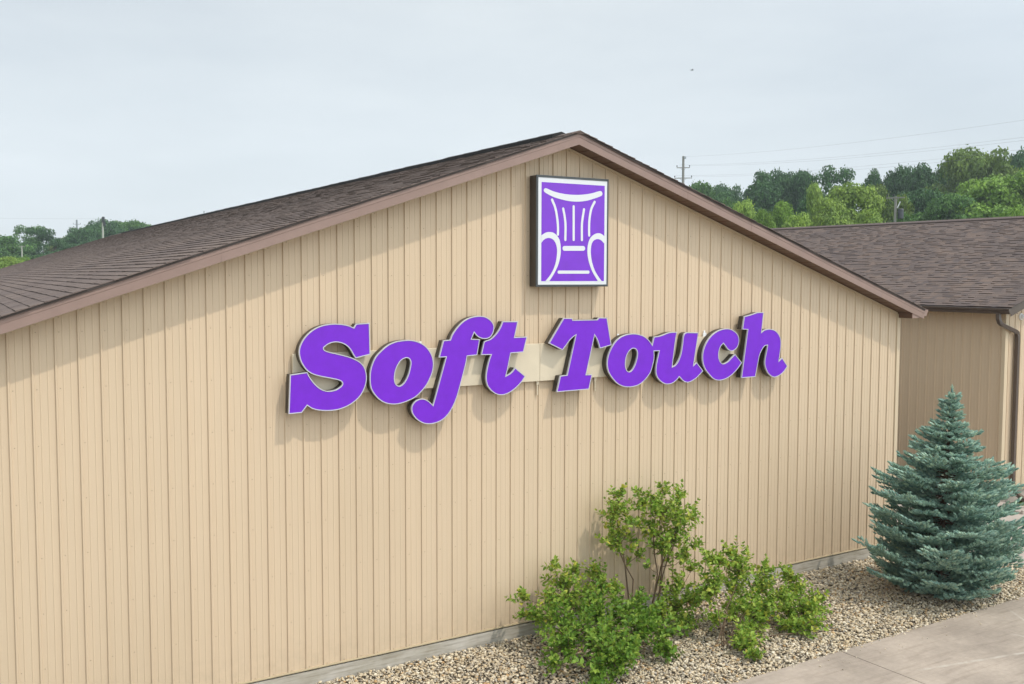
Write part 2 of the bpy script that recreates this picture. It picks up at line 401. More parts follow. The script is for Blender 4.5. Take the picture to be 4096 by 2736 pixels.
# roof deck
def deck(yf, yb, half, zr, xr, slope, eave_t, th=.02, skew=0.0, name='roof_deck', parent=None, m_=None, apexx=None):
    pass
HALF = (XR-XL)/2+.285                      # plan half width to the eave edge
ZR = 6.985                                 # ridge height of the shingle surface
b = MB()
def prof_roof(y, d): # closed section, d drops it below shingle surface
    x = XA+SK*(y+.3)
    return [(x-HALF, y, ZR-HALF/3-d-.02), (x, y, ZR-d-.02), (x+HALF, y, ZR-HALF/3-d-.02), (x+HALF, y, ZR-HALF/3-d), (x, y, ZR-d), (x-HALF, y, ZR-HALF/3-d)]
def sec(y):
    p = prof_roof(y, .006); return p
rg = [sec(-.318), sec(YB+.3)]
n = 6
b.add([p for r in rg for p in r], [(0, 1, 7, 6), (1, 2, 8, 7), (2, 3, 9, 8), (3, 4, 10, 9), (4, 5, 11, 10), (5, 0, 6, 11), (0, 5, 4, 1), (1, 4, 3, 2), (6, 7, 10, 11), (7, 8, 9, 10)])
roof = b.build('roof_deck', M['drip'], bld)

def shingles(name, org, along, length, down, slope_len, mats, parent, seed, expo=.142, tab=(.13, .34), thick=(.005, .013), over=.012):
    rng = np.random.default_rng(seed)
    org, along, down = (np.array(q, float) for q in (org, along, down))
    along /= np.linalg.norm(along); down /= np.linalg.norm(down)
    nrm = np.cross(along, down); nrm *= np.sign(nrm[2])
    V = []; nrow = int(slope_len/expo)
    for r in range(nrow+1):
        t1 = slope_len-r*expo; t0 = max(0, t1-expo-.01)
        if t1 <= .03: break
        e = [-over*rng.uniform(.3, 1.6)]
        while e[-1] < length: e.append(e[-1]+rng.uniform(*tab))
        e[-1] = length+.01; e = np.array(e)
        s0, s1 = e[:-1], e[1:]; k = len(s0)
        h = np.where(rng.random(k) < .45, thick[1], thick[0])*rng.uniform(.8, 1.2, k)
        jit = rng.uniform(-.002, .003, k)
        wav = 0*s0
        def pt(s, t, hh): return org+np.outer(s, along)+(np.zeros_like(s)[:, None]+np.asarray(t)[..., None])*down+(np.asarray(hh))[..., None]*nrm
        a = pt(s0, np.full(k, t0), np.full(k, .0005)+wav); bq = pt(s1, np.full(k, t0), np.full(k, .0005)+wav)
        c = pt(s1, t1+jit, h+wav); d = pt(s0, t1+jit, h+wav)
        e1 = pt(s1, t1+jit, np.full(k, -.004)); e2 = pt(s0, t1+jit, np.full(k, -.004))
        f0 = pt(s0, np.full(k, t0), np.full(k, -.004)); f1 = pt(s1, np.full(k, t0), np.full(k, -.004))
        V.append(np.stack([a, bq, c, d, e1, e2, f0, f1], 1))
    V = np.concatenate(V); n = len(V)
    base = np.array([(0, 1, 2, 3), (3, 2, 4, 5), (0, 3, 5, 6), (2, 1, 7, 4)])
    F = (base[None]+(np.arange(n)*8)[:, None, None]).reshape(-1, 4)
    return mesh_np(name, V.reshape(-1, 3), F, mats, parent)
al = (SK, 1, 0)
SL = HALF/math.cos(math.atan(1/3))
ridge0 = (XA, -.325, ZR)
for sgn, sd_ in ((-1, 11), (1, 12)):
    shingles('roof_slope', ridge0, al, YB+.62, (sgn, 0, -1/3), SL+.02, M['shingle'], bld, sd_, tab=(.16, .32), thick=(.009, .0125))
# ridge vent: low caps in a shade-darkened colour, starting a little back from the gable
b = MB(); rng = random.Random(5)
y = .15
while y < 39.2:
    x = XA+SK*(y+.3); x1 = XA+SK*(y+.3+.62)
    hh = .026+rng.uniform(-.004, .004)
    b.loft([[(xx-.155, yy, ZR-.155/3+.001), (xx+.155, yy, ZR-.155/3+.001), (xx+.15, yy, ZR-.05+hh+.028), (xx, yy, ZR+hh+.024+k), (xx-.15, yy, ZR-.05+hh+.028)] for xx, yy, k in ((x, y, 0), (x1, y+.60, .006))])
    y += .61
b.build('ridge_vent', M['ridge'], bld)
# cap shingles over the short front length and the far end
b = MB()
for y, y1 in ((-.33, .16), (.155, 44.3)):
    b.loft([[(XA+SK*(q+.3)-.13, q, ZR-.043+.006), (XA+SK*(q+.3)+.13, q, ZR-.043+.006), (XA+SK*(q+.3), q, ZR+.012)] for q in (y, y1)])
b.build('ridge_cap', M['shingle'], bld)

# rake fascia in lengths, with lip and drip edge
fp = [(-.285, 0), (-OV, 0), (-OV, .098), (-OV-.004, .102), (-OV-.004, .131), (-OV, .135), (-OV, .152), (-.285, .152)]
XEL, XER = XL-.29, XR+.285
def fascia(x0, x1, lap=0.0, warp=0):
    b = MB(); k = max(2, int(abs(x1-x0)/.6))
    rings = []
    for i in range(k+1):
        x = x0+(x1-x0)*i/k
        wv = .0022*math.sin(x*2.1+warp)
        rings.append([(x, y-lap+(wv if z > .05 else 0), rake(x)+z) for y, z in fp])
    b.loft(rings); return b.build('fascia', M['fascia'], bld)
fs = [fascia(XEL+.02, 2.2, 0, 1), fascia(2.16, 5.17, .003, 2), fascia(5.13, XA, 0, 3), fascia(XA, 9.12, 0, 4), fascia(9.08, 10.43, .003, 5), fascia(10.40, XER-.01, .006, 6)]
for f_, (x0, x1) in zip((fs[2], fs[4]), ((XEL+.02, XA), (XA, XER))):
    b = MB(); k = 24; rings = []
    for i in range(k+1):
        x = x0+(x1-x0)*i/k
        gp = .006*max(0, math.sin(x*3.3)) if x > XA else .002*math.sin(x*2.5)
        rings.append([(x, -.300, rake(x)+.150), (x, -.318-gp, rake(x)+.147-gp*.6), (x, -.322-gp, rake(x)+.160), (x, -.316, rake(x)+.172), (x, -.300, rake(x)+.172)])
    b.loft(rings); b.build('drip_edge', M['drip'], f_)
# soffit with cross grooves
b = MB()
for a, c in ((XEL+.3, XA), (XA, XR)):
    nseg = int(abs(c-a)/.2); st = (c-a)/nseg
    for i in range(nseg):
        p, q = a+i*st, a+(i+1)*st
        pts = [(p+.006, 0), (p+.012, -.006), (q-.012, -.006), (q-.006, 0)] if True else []
        for (u0, d0), (u1, d1) in zip([(p, .004)]+pts, pts+[(q, .004)]):
            b.add([(u0, -.29, rake(u0)+.012+d0), (u1, -.29, rake(u1)+.012+d1), (u1, .0, rake(u1)+.012+d1), (u0, .0, rake(u0)+.012+d0)], [(0, 1, 2, 3)])
b.build('soffit', M['soffit'], bld)
# boxed eave returns and eave soffits
for sx, xw, xe in ((1, XR, XER-.006), (-1, XL, XEL+.006)):
    b = MB(); zt = rake(XR)
    ztop = lambda x: rake(x)+.10
    # front cheek below the fascia
    x0, x1 = (xw-.045, xe) if sx > 0 else (xe, xw+.045)
    b.add([(x0, -OV+.004, 4.268), (x1, -OV+.004, 4.278), (x1, -OV+.004, ztop(x1)), (x0, -OV+.004, ztop(x0))], [(0, 1, 2, 3)], 0)
    xi = x0 if sx > 0 else x1; xo = x1 if sx > 0 else x0
    b.add([(xi, -OV+.004, 4.268), (xi, 0, 4.268), (xi, 0, ztop(xi)), (xi, -OV+.004, ztop(xi))], [(0, 1, 2, 3)], 1)  # inner side takes the darker brown, its shade painted in
    b.add([(xo, -OV+.004, 4.278), (xo, 0, 4.278), (xo, 0, ztop(xo)), (xo, -OV+.004, ztop(xo))], [(0, 1, 2, 3)], 0)
    b.add([(x0, -OV+.004, 4.268), (x1, -OV+.004, 4.278), (x1, 0, 4.278), (x0, 0, 4.268)], [(0, 1, 2, 3)], 1)
    b.build('eave_box', [M['fascia'], M['soffit']], bld)
    b = MB()
    b.loft([[(sk(xw, y), y, 4.27), (sk(xe, y), y, 4.28), (sk(xe, y), y, rake(xe)+.145), (sk(xe, y)-sx*.02, y, rake(xe)+.145), (sk(xe, y)-sx*.02, y, 4.30), (sk(xw, y), y, 4.29)] for y in (.002, YB+.3)])
    b.build('eave_soffit', M['soffit'], bld)
def gutter_profile(x, s):                  # K-style, s = outward direction, x = fascia plane
    return [(x, .115), (x, .0), (x+s*.07, .0), (x+s*.085, .045), (x+s*.115, .08), (x+s*.120, .115), (x+s*.108, .118), (x+s*.105, .10), (x+s*.075, .05), (x+s*.064, .01), (x+s*.008, .01), (x+s*.008, .115)]
for sx, xe in ((1, XER), (-1, XEL)):
    b = MB()
    b.loft([[(sk(px, y), y, 4.30+pz) for px, pz in gutter_profile(xe, sx)] for y in (-.30, YB)])
    b.add([(px, -.302, 4.30+pz) for px, pz in gutter_profile(xe, sx)[:6]], [(0, 1, 2, 3, 4, 5)])
    b.build('eave_gutter', M['fascia'], bld)

# ---------------------------------------------------------------- wing building to the right
WX, WY, WXA, WZE = 20.03, 1.367, 26.75, 4.345
WEX = 19.735; WR = WXA*2-WX; WYB = 34.0
wing = empty('side_building', (26.75, WY, 0))
tag(wing, 'second tan metal building behind the blue spruce, with mottled brown roof and dark gutter', 'building')
def wrake(x): return WZE-.06+((x-WEX) if x < WXA else (2*WXA-WEX-x))/3
siding_wall('gable_wall', WX+.09, WR, wrake, .18, wing, 20.155, WY, True, rows, False)
siding_wall('side_wall', WY+.02, WYB, lambda x: WZE-.06, .18, wing, .1, 0, True, rows, False, tr=lambda p: (WX+p[1], p[0], p[2]))
b = MB(); b.add([(WR, WY, .18), (WR, WYB, .18), (WR, WYB, WZE), (WR, WY, WZE)], [(0, 1, 2, 3)])
b.build('side_wall', M['siding'], wing)
b = MB(); b.add([(WX, WYB, .18), (WR, WYB, .18), (WR, WYB, WZE), (WXA, WYB, wrake(WXA)), (WX, WYB, WZE)], [(0, 4, 3, 2, 1)])
b.build('back_wall', M['siding'], wing)
b = MB(); b.box(WX-.022, WX+.095, WY-.024, WY+.06, .175, 4.30); b.build('corner_trim', M['trim_tan'], wing, bevel=.003)
b = MB(); b.box(WX-.01, WR, WY-.006, WY+.02, -.1, .178); b.box(WX-.004, WX+.02, WY+.022, WYB, -.1, .178); b.build('foundation', M['concrete_plain'], wing)
b = MB(); b.box(WX-.03, WR, WY-.038, WY-.026, .170, .194); b.build('base_flashing', M['flash'], wing)
wh = WXA-WEX; WZR = WZE+wh/3
b = MB()
def wsec(y): return [(WEX, y, WZE-.03), (WXA, y, WZR-.03), (WXA+wh, y, WZE-.03), (WXA+wh, y, WZE-.006), (WXA, y, WZR-.006), (WEX, y, WZE-.006)]
rg = [wsec(WY-.30), wsec(WYB+.3)]
b.add([p for r in rg for p in r], [(0, 1, 7, 6), (1, 2, 8, 7), (2, 3, 9, 8), (3, 4, 10, 9), (4, 5, 11, 10), (5, 0, 6, 11), (0, 5, 4, 1), (1, 4, 3, 2), (6, 7, 10, 11), (7, 8, 9, 10)])
b.build('roof_deck', M['drip'], wing)
wsl = wh/math.cos(math.atan(1/3))
shingles('roof_slope', (WXA, WY-.31, WZR), (0, 1, 0), WYB-WY+.6, (-1, 0, -1/3), wsl+.02, M['shingle_w'], wing, 21, tab=(.09, .24), thick=(.004, .015))
shingles('roof_slope', (WXA, WY-.31, WZR), (0, 1, 0), WYB-WY+.6, (1, 0, -1/3), wsl+.02, M['shingle_w'], wing, 22, tab=(.3, .9))
b = MB()
b.loft([[(WXA-.165, y, WZR-.056), (WXA+.165, y, WZR-.056), (WXA+.16, y, WZR-.008), (WXA, y, WZR+.05), (WXA-.16, y, WZR-.008)] for y in (WY-.2, WYB)])
b.build('ridge_vent', M['shingle_w'], wing)
# rake fascia, eave fascia, soffit
b = MB()
for a, c in ((WEX, WXA), (WXA, WXA+wh)):
    b.loft([[(x, WY-.285, wrake(x)-.14), (x, WY-.302, wrake(x)-.14), (x, WY-.302, wrake(x)+.03), (x, WY-.285, wrake(x)+.03)] for x in (a, c)])
b.build('fascia', M['gutter'], wing)
b = MB()
for a, c in ((WEX+.02, WXA), (WXA, WXA+wh)):
    b.add([(a, WY-.285, wrake(a)-.10), (c, WY-.285, wrake(c)-.10), (c, WY, wrake(c)-.10), (a, WY, wrake(a)-.10)], [(0, 1, 2, 3)])
b.box(WEX+.005, WX, WY-.28, WYB, 4.20, 4.215)
b.build('soffit', M['soffit'], wing)
b = MB(); b.box(WEX, WEX+.02, WY-.28, WYB, 4.19, WZE-.032); b.build('fascia', M['gutter'], wing)
b = MB(); gp = [(px, 4.198+pz*1.05) for px, pz in gutter_profile(WEX, -1)]
b.loft([[(px, y, pz) for px, pz in gp] for y in (WY-.31, WYB)])
b.add([(px, WY-.312, pz) for px, pz in gp[:6]], [(0, 1, 2, 3, 4, 5)])
gut = b.build('gutter', M['gutter'], wing)
# downspout: outlet, offset elbow to the gable wall, leg, kick-out
b = MB()
def rect_tube(b, pts, wx, wy):
    rings = []
    P = [Vector(p) for p in pts]
    for i, p in enumerate(P):
        d = (P[min(i+1, len(P)-1)]-P[max(i-1, 0)]).normalized()
        a = d.cross(Vector((0, 1, .25))).normalized(); c = d.cross(a).normalized()
        rings.append([p+a*wx+c*wy, p+a*wx-c*wy, p-a*wx-c*wy, p-a*wx+c*wy])
    b.loft(rings)
rect_tube(b, [(19.665, 1.32, 4.21), (19.665, 1.31, 4.08), (19.70, 1.30, 4.00), (19.76, 1.29, 3.955), (20.28, 1.29, 3.80), (20.36, 1.29, 3.76), (20.385, 1.29, 3.68), (20.385, 1.29, 1.5), (20.385, 1.29, .33), (20.36, 1.24, .22), (20.30, 1.12, .16), (20.05, .72, .07)], .042, .042)
b.build('downspout', M['gutter'], wing, bevel=.006)

# white round fixture on the wing's gable
fx = empty('wall_fixture', (20.60, WY-.02, 4.11)); tag(fx, 'small round white fixture on the tan gable right of the downspout', 'light fixture')
b = MB(); ring = lambda y, r: [(20.60+r*math.cos(a*math.pi/8), y, 4.11+r*math.sin(a*math.pi/8)) for a in range(16)]
b.loft([ring(WY-.003, .075), ring(WY-.03, .075), ring(WY-.035, .06)]); b.build('base_plate', M['white_plastic'], fx)
b = MB(); b.loft([ring(WY-.034, .055), ring(WY-.07, .052), ring(WY-.10, .04), ring(WY-.115, .018)]); b.build('dome', M['white_plastic'], fx, True)

# ---------------------------------------------------------------- ground
def sheet(name, x0, x1, y0, y1, z, m_, kind='structure'):
    b = MB(); b.add([(x0, y0, z), (x1, y0, z), (x1, y1, z), (x0, y1, z)], [(0, 1, 2, 3)])
    return tag(b.build(name, m_), kind=kind)
sheet('ground', -900, 1100, -300, 1600, -.16, M['ground'])
def slab(b, x0, x1, y0, y1, z=0): b.box(x0, x1, y0, y1, -.15, z)
b = MB()
xs = [-27.2, -21.0, -14.8, -8.7, -2.6, 3.54, 9.66, 15.70, 21.8, 27.9, 34, 40.1]
for i in range(len(xs)-1):
    for y0, y1 in ((-9.0, -2.79), (-15.2, -9.012), (-21.4, -15.212), (-27.6, -21.412), (-40, -27.612)):  # outer rows are unseen, extended to bounce light onto the front wall
        b.box(xs[i]+.006, xs[i+1]-.006, y0, y1, -.15, 0)
pv = b.build('concrete_pavement', M['concrete'], bevel=.006); tag(pv, kind='structure')
b = MB(); b.box(15.66, WX-.02, -2.778, 2.4, -.15, -.012); b.box(WX-.01, 33, -2.778, .25, -.15, -.012); pv2 = b.build('concrete_walk', M['concrete_plain'], bevel=.006); tag(pv2, kind='structure')
sheet('joint_filler', -27.2, 40.1, -40, -2.78, -.05, M['joint'])
sheet('added_dark_yard', 14.6, WX+.1, 2.412, 60, -.02, M['dark_yard'])  # added dark ground, cuts the light bounced onto the wing's side wall
sheet('gravel_bed', -1.5, 15.66, -2.795, -.01, -.045, M['bed'])
sb = empty('splash_block', (19.6, .45, 0)); tag(sb, 'pale concrete splash block below the downspout, right of the spruce', 'splash block')
b = MB(); b.box(19.25, 20.1, .36, .62, -.02, .035); b.box(19.25, 20.1, .36, .40, .03, .07); b.box(19.25, 20.1, .58, .62, .03, .07); b.build('trough', M['concrete_plain'], sb, bevel=.008)

# gravel: loose river stones
rng = np.random.default_rng(3)
bm = bmesh.new(); bmesh.ops.create_icosphere(bm, subdivisions=1, radius=1)
ico_v = np.array([v.co for v in bm.verts]); ico_f = np.array([[v.index for v in f.verts] for f in bm.faces]); bm.free()
def gravel(n, x0, x1, y0, y1, z0, z1, smin, smax):
    pos = np.stack([rng.uniform(x0, x1, n), rng.uniform(y0, y1, n), rng.uniform(z0, z1, n)], 1)
    s = smin*(smax/smin)**(rng.random(n)**1.8)
    sc = np.stack([s*rng.uniform(.9, 1.5, n), s*rng.uniform(.7, 1.05, n), s*rng.uniform(.45, .75, n)], 1)
    a = rng.uniform(0, 2*np.pi, n); tl = rng.normal(0, .3, n)
    d = np.stack([np.cos(a), np.sin(a), tl], 1)
    rot = frames(d, rng.normal(0, .4, n))
    bv = ico_v[None]*(1+rng.normal(0, .10, (n, len(ico_v), 1)))
    V = np.einsum('nij,nkj->nki', rot, bv*sc[:, None, :])+pos[:, None, :]
    F = (ico_f[None]+(np.arange(n)*len(ico_v))[:, None, None]).reshape(-1, 3)
    return V.reshape(-1, 3), F
parts = [gravel(50000, 2.0, 15.62, -2.80, -.03, -.040, -.006, .011, .030), gravel(2600, -1.4, 2.0, -2.78, -.05, -.04, -.012, .016, .034),
         gravel(420, 2.0, 15.6, -2.86, -2.76, -.02, .006, .010, .022), gravel(34, 8.5, 15.4, -3.25, -2.84, .004, .008, .006, .016)]
off = 0; Vs = []; Fs = []
for V, F in parts: Vs.append(V); Fs.append(F+off); off += len(V)
gr = mesh_np('gravel', np.concatenate(Vs), np.concatenate(Fs), M['stone'], smooth=True); tag(gr, kind='stuff')
gr['label'] = 'bed of tan, white and grey river stones along the building'

# ---------------------------------------------------------------- lettering
YF = -.190                                  # front plane
def curve_pts(s):
    P = []
    for tok in s.split():
        c = tok[0] == 'c'; a = tok[1:] if c else tok
        x, z = map(float, a.split(',')); P.append((Vector((x, z)), c))
    n = len(P); out = []
    for i in range(n):
        p1, c1 = P[i]; p2, c2 = P[(i+1) % n]; p0 = P[i-1][0]; p3 = P[(i+2) % n][0]
        if c1: p0 = p1-(p2-p1)*.0+(p1-p2)*.5
        if c2: p3 = p2+(p2-p1)*.5
        straight = c1 and c2
        k = 1 if straight else 5
        l = (p2-p1).length
        for j in range(k):
            t = j/k
            if straight: q = p1
            else:
                m1 = (p2-p0)*.5; m2 = (p3-p1)*.5
                # keep tangents in proportion to the segment
                if m1.length > 1e-9: m1 = m1.normalized()*l
                if m2.length > 1e-9: m2 = m2.normalized()*l
                if c1: m1 = (p2-p1)
                if c2: m2 = (p2-p1)
                t2, t3 = t*t, t*t*t
                q = p1*(2*t3-3*t2+1)+m1*(t3-2*t2+t)+p2*(-2*t3+3*t2)+m2*(t3-t2)
            out.append(q)
    return out
def inset(P, d, cw):
    n = len(P); out = []
    for i in range(n):
        a = P[i]-P[i-1]; c = P[(i+1) % n]-P[i]
        if a.length < 1e-7 or c.length < 1e-7: out.append(P[i]); continue
        na = Vector((a.y, -a.x)).normalized(); nc = Vector((c.y, -c.x)).normalized()
        if not cw: na, nc = -na, -nc
        m_ = na+nc
        if m_.length < .25: m_ = na
        m_ = m_.normalized(); k = max(.45, m_.dot(na))
        out.append(P[i]+m_*(d/k))
    return out
def area(P): return sum(P[i-1].x*P[i].y-P[i].x*P[i-1].y for i in range(len(P)))/2
def fill(loops, y):
    V = [Vector((p.x, p.y, 0)) for l in loops for p in l]
    T = geometry.tessellate_polygon([[Vector((p.x, p.y, 0)) for p in l] for l in loops])
    F = []
    for t in T:
        a, b_, c = (V[i] for i in t)
        F.append(tuple(t) if (b_-a).cross(c-a).z > 0 else tuple(t[::-1]))
    return [(v.x, y, v.y) for v in V], F
def channel_letter(loops, label, wd=.0105):
    L_ = [curve_pts(s) for s in loops]
    flags = [area(p) < 0 for p in L_]                 # clockwise?
    ins = []
    for i, (p, cw) in enumerate(zip(L_, flags)):
        ins.append(inset(p, wd, cw) if i == 0 else inset(p, -wd, cw))
    xs_ = [q.x for q in L_[0]]; zs_ = [q.y for q in L_[0]]
    root = empty('channel_letter', (sum(xs_)/len(xs_), -.07, min(zs_)))
    tag(root, label, 'sign letter', 'purple letters of the wall sign')
    fb = MB(); v, f = fill(ins, YF+.004); fb.add(v, f); fb.build('face', M['purple'], root)
    tb = MB(); rb = MB()
    for p, q in zip(L_, ins):
        n = len(p)
        rings = [[(a.x, YF+.028, a.y) for a in p], [(a.x, YF, a.y) for a in p], [(a.x, YF, a.y) for a in q], [(a.x, YF+.006, a.y) for a in q]]
        tb.loft(rings, caps=False)
    tb.build('trim_cap', M['white_trim'], root)
    for i, (p, cw) in enumerate(zip(L_, flags)):
        r_ = inset(p, .002 if i == 0 else -.002, cw)
        rb.loft([[(a.x, YF+.026, a.y) for a in r_], [(a.x, -.066, a.y) for a in r_]], caps=False)
    v, f = fill([inset(p, .003 if i == 0 else -.003, cw) for i, (p, cw) in enumerate(zip(L_, flags))], -.067)
    rb.add(v, f)
    rb.build('return', M['return'], root)
    return root
LETTERS={
 'S':['c4.0047,4.4322 c4.0124,4.0436 c3.816,4.0048 3.788,4.046 3.7519,4.1078 3.7055,4.1582 3.6487,4.1903 3.587,4.2069 3.5306,4.2079 3.4742,4.1935 3.4282,4.1663 3.4057,4.1451 3.4176,4.1207 3.4732,4.0974 3.5754,4.0711 3.6784,4.0427 3.7616,4.0159 3.8064,3.9954 3.8662,3.9624 3.9134,3.9181 3.9448,3.8625 3.9603,3.7928 3.9597,3.7238 3.9432,3.6557 3.9054,3.5791 3.8518,3.5135 3.7776,3.4594 3.6934,3.4181 3.5893,3.3892 3.4863,3.3819 3.3843,3.3892 3.3035,3.4046 3.2435,3.428 c3.1889,3.4653 c3.1212,3.3841 c2.9577,3.3798 c2.9813,3.8454 c3.1956,3.8658 3.2131,3.8268 3.2474,3.7724 3.2969,3.7123 3.3569,3.6608 3.4276,3.6296 3.4888,3.624 3.5608,3.6371 3.6127,3.6651 3.6388,3.6928 3.6339,3.7222 3.5928,3.7459 3.4903,3.7737 3.3484,3.8073 3.2582,3.8388 3.2135,3.8658 3.1869,3.8881 3.1546,3.9296 3.1207,3.9881 3.0998,4.0554 3.0947,4.1218 3.1113,4.1873 3.1537,4.2616 3.214,4.326 3.2945,4.3807 3.3955,4.4181 3.4971,4.4328 3.579,4.4327 3.6613,4.424 3.7442,4.4025 c3.7962,4.3798 c3.828,4.4267'],
 'o':['4.0026,3.7511 4.0086,3.8298 4.0306,3.9077 4.0796,4.0043 4.1557,4.0804 4.2539,4.1512 4.3637,4.1902 4.4743,4.2035 4.5636,4.2035 4.6624,4.1821 4.7528,4.1384 4.8211,4.0749 4.8724,3.9912 4.8928,3.8982 4.8833,3.8065 4.8485,3.7161 4.7965,3.6268 4.7163,3.5396 4.6253,3.4719 4.5037,3.4261 4.4033,3.4045 4.3149,3.4034 4.2273,3.4213 4.1513,3.4594 4.0761,3.5289 4.023,3.6115 4.0074,3.6718','4.5121,3.9789 4.5512,3.9591 4.5655,3.9131 4.5562,3.8529 4.5334,3.7732 4.4996,3.7043 4.4547,3.6513 4.4046,3.631 4.3605,3.6567 4.3421,3.7129 4.3447,3.7729 4.3616,3.8422 4.3951,3.9058 4.4453,3.9587'],
 'f':['c5.0352,4.1818 c5.1381,4.1887 5.1641,4.2477 5.2172,4.3184 5.2884,4.389 5.3719,4.444 5.4679,4.4763 5.5768,4.4866 5.6622,4.4744 5.7359,4.436 5.7853,4.3821 5.8015,4.3288 5.7855,4.2605 5.7484,4.2087 5.7054,4.1869 5.6501,4.1823 5.5891,4.1948 5.5404,4.2205 c5.4944,4.269 c5.4558,4.1897 c5.5805,4.1804 c5.5404,3.9718 c5.3895,3.9645 5.3714,3.8765 5.3234,3.7117 5.2755,3.5578 5.2337,3.4351 5.1801,3.324 5.1091,3.2249 5.0268,3.1583 4.9334,3.124 4.8294,3.1146 4.7377,3.1341 4.6525,3.1867 4.5963,3.252 4.574,3.3147 4.5856,3.3749 4.6366,3.4274 4.7048,3.4485 4.7617,3.4427 4.8189,3.4124 c4.8821,3.3568 c5.0732,3.9653 c4.9707,3.9645'],
 't':['c5.9345,4.4071 c6.1771,4.4015 c6.1243,4.1895 c6.3255,4.1907 c6.2658,3.9819 c6.064,3.976 6.0427,3.8889 6.0177,3.7828 c5.9889,3.677 6.0559,3.7057 6.1002,3.7411 c6.1319,3.7795 c6.2993,3.6553 6.2543,3.598 6.1903,3.5366 6.1137,3.4816 6.0249,3.4385 5.9366,3.4203 5.8488,3.4333 5.7741,3.4753 5.7121,3.5375 5.6812,3.6082 5.675,3.6934 5.6934,3.7983 5.7241,3.9028 c5.7512,3.9674 c5.5989,3.9715 c5.644,4.1436 5.6747,4.1583 5.7423,4.1772 5.8128,4.2258 5.8723,4.2919 5.9096,4.3525'],
 'T':['c6.9306,4.4303 c7.0754,4.4247 c7.086,4.3991 c7.5144,4.3964 c7.5443,4.4241 c7.6873,4.4185 c7.7704,4.0243 c7.5617,3.9834 7.5394,4.0515 7.5064,4.1215 c7.4683,4.1743 c7.324,3.6237 c7.4308,3.6208 c7.374,3.411 c6.8175,3.4053 c6.8776,3.6282 c6.9932,3.6349 c7.1367,4.1845 7.0931,4.1604 7.0311,4.1116 6.9797,4.0543 c6.9132,3.9851 c6.6831,4.0883'],
 'ou':['c8.5314,4.0009 c8.5628,4.1184 8.6693,4.1274 8.7629,4.1502 8.8301,4.1688 8.9114,4.1788 c9.0098,4.177 8.9883,4.076 8.9575,3.8798 c8.9272,3.6578 8.9951,3.6858 9.0557,3.7613 9.0954,3.8535 9.1208,3.9778 9.1366,4.092 9.1592,4.1435 c9.2074,4.1661 c9.4417,4.1562 9.4266,4.0618 9.3884,3.8523 c9.3528,3.6587 c9.4168,3.7011 c9.5502,3.5644 9.4801,3.5096 9.4102,3.4602 9.3264,3.4225 9.2426,3.4039 9.1586,3.4265 c9.0672,3.4995 9.0062,3.4453 8.9247,3.4081 8.8294,3.4 8.7478,3.4233 8.6662,3.4795 8.6183,3.5438 8.6039,3.6166 8.6156,3.7188 8.6407,3.8204 c8.6635,3.9048 c8.5661,3.9055 8.5723,3.8438 8.568,3.7825 8.5428,3.6914 8.5044,3.5959 8.4394,3.5225 8.3744,3.4698 8.2964,3.4263 8.2002,3.4035 8.0871,3.3995 7.9747,3.421 7.8739,3.4708 7.7846,3.5545 7.7288,3.6272 7.7006,3.707 7.6943,3.7769 7.7098,3.8631 7.7471,3.9486 7.7903,4.0122 7.8556,4.084 7.9436,4.138 8.0436,4.1673 8.1558,4.178 8.2693,4.1658 8.3726,4.1334 8.4655,4.0725','8.1813,3.9601 8.2269,3.9433 8.2503,3.8937 8.2455,3.8318 8.2237,3.7618 8.1851,3.6839 8.1348,3.6332 8.0955,3.6263 8.0558,3.6503 8.0326,3.7088 8.0317,3.7792 8.0531,3.8576 8.0917,3.9176 8.1363,3.9512'],
 'c':['10.044,4.2 10.148,4.1788 10.2385,4.1276 10.2894,4.0664 10.3017,3.9899 10.2736,3.9149 10.2149,3.8649 10.1409,3.8461 10.0662,3.8739 10.0135,3.9244 c9.9654,3.9713 9.9107,3.9281 9.8759,3.8543 9.8705,3.7687 9.9012,3.6976 9.9533,3.6597 10.012,3.6635 10.0852,3.6948 10.1434,3.741 c10.2196,3.7942 c10.3701,3.6549 10.2967,3.5764 10.2086,3.5045 10.1058,3.4447 9.9884,3.4076 9.8713,3.4 9.7688,3.4303 9.666,3.5106 9.5926,3.5889 9.5479,3.6761 9.5317,3.7724 9.544,3.8673 9.5918,3.9716 9.6687,4.0646 9.7681,4.136 9.8977,4.1857'],
 'h':['c10.405,4.3806 10.5181,4.4001 10.6244,4.4232 10.7007,4.4393 c10.8321,4.4391 c10.7941,4.1224 10.8477,4.1518 10.9252,4.1684 11.0037,4.1663 11.099,4.1414 11.18,4.0832 11.2301,4.0033 11.2407,3.9132 11.228,3.8015 c11.2006,3.6432 c11.2743,3.6928 c11.4041,3.5516 11.3258,3.4706 11.2312,3.4133 11.1204,3.3854 11.0408,3.4008 10.9605,3.4553 10.9034,3.5362 10.8775,3.6264 10.8904,3.7258 10.9187,3.8358 c10.9324,3.9075 10.8701,3.8986 10.8094,3.84 10.7574,3.7535 10.7294,3.6442 10.7014,3.5349 c10.6736,3.4146 c10.364,3.4124 c10.4859,4.1717 c10.3693,4.1781'],
}
LL = {'S': 'large purple capital S, first letter of the wall sign', 'o': 'purple letter o between the capital S and the f', 'f': 'purple letter f with a hooked descender, left of the first t',
      't': 'purple lowercase t at the end of the first sign word', 'T': 'purple capital T starting the second sign word', 'ou': 'joined purple letters o and u right of the capital T',
      'c': 'purple letter c between the joined pair and the h', 'h': 'purple letter h, last and rightmost letter of the sign'}
for k in LETTERS: channel_letter(LETTERS[k], LL[k])
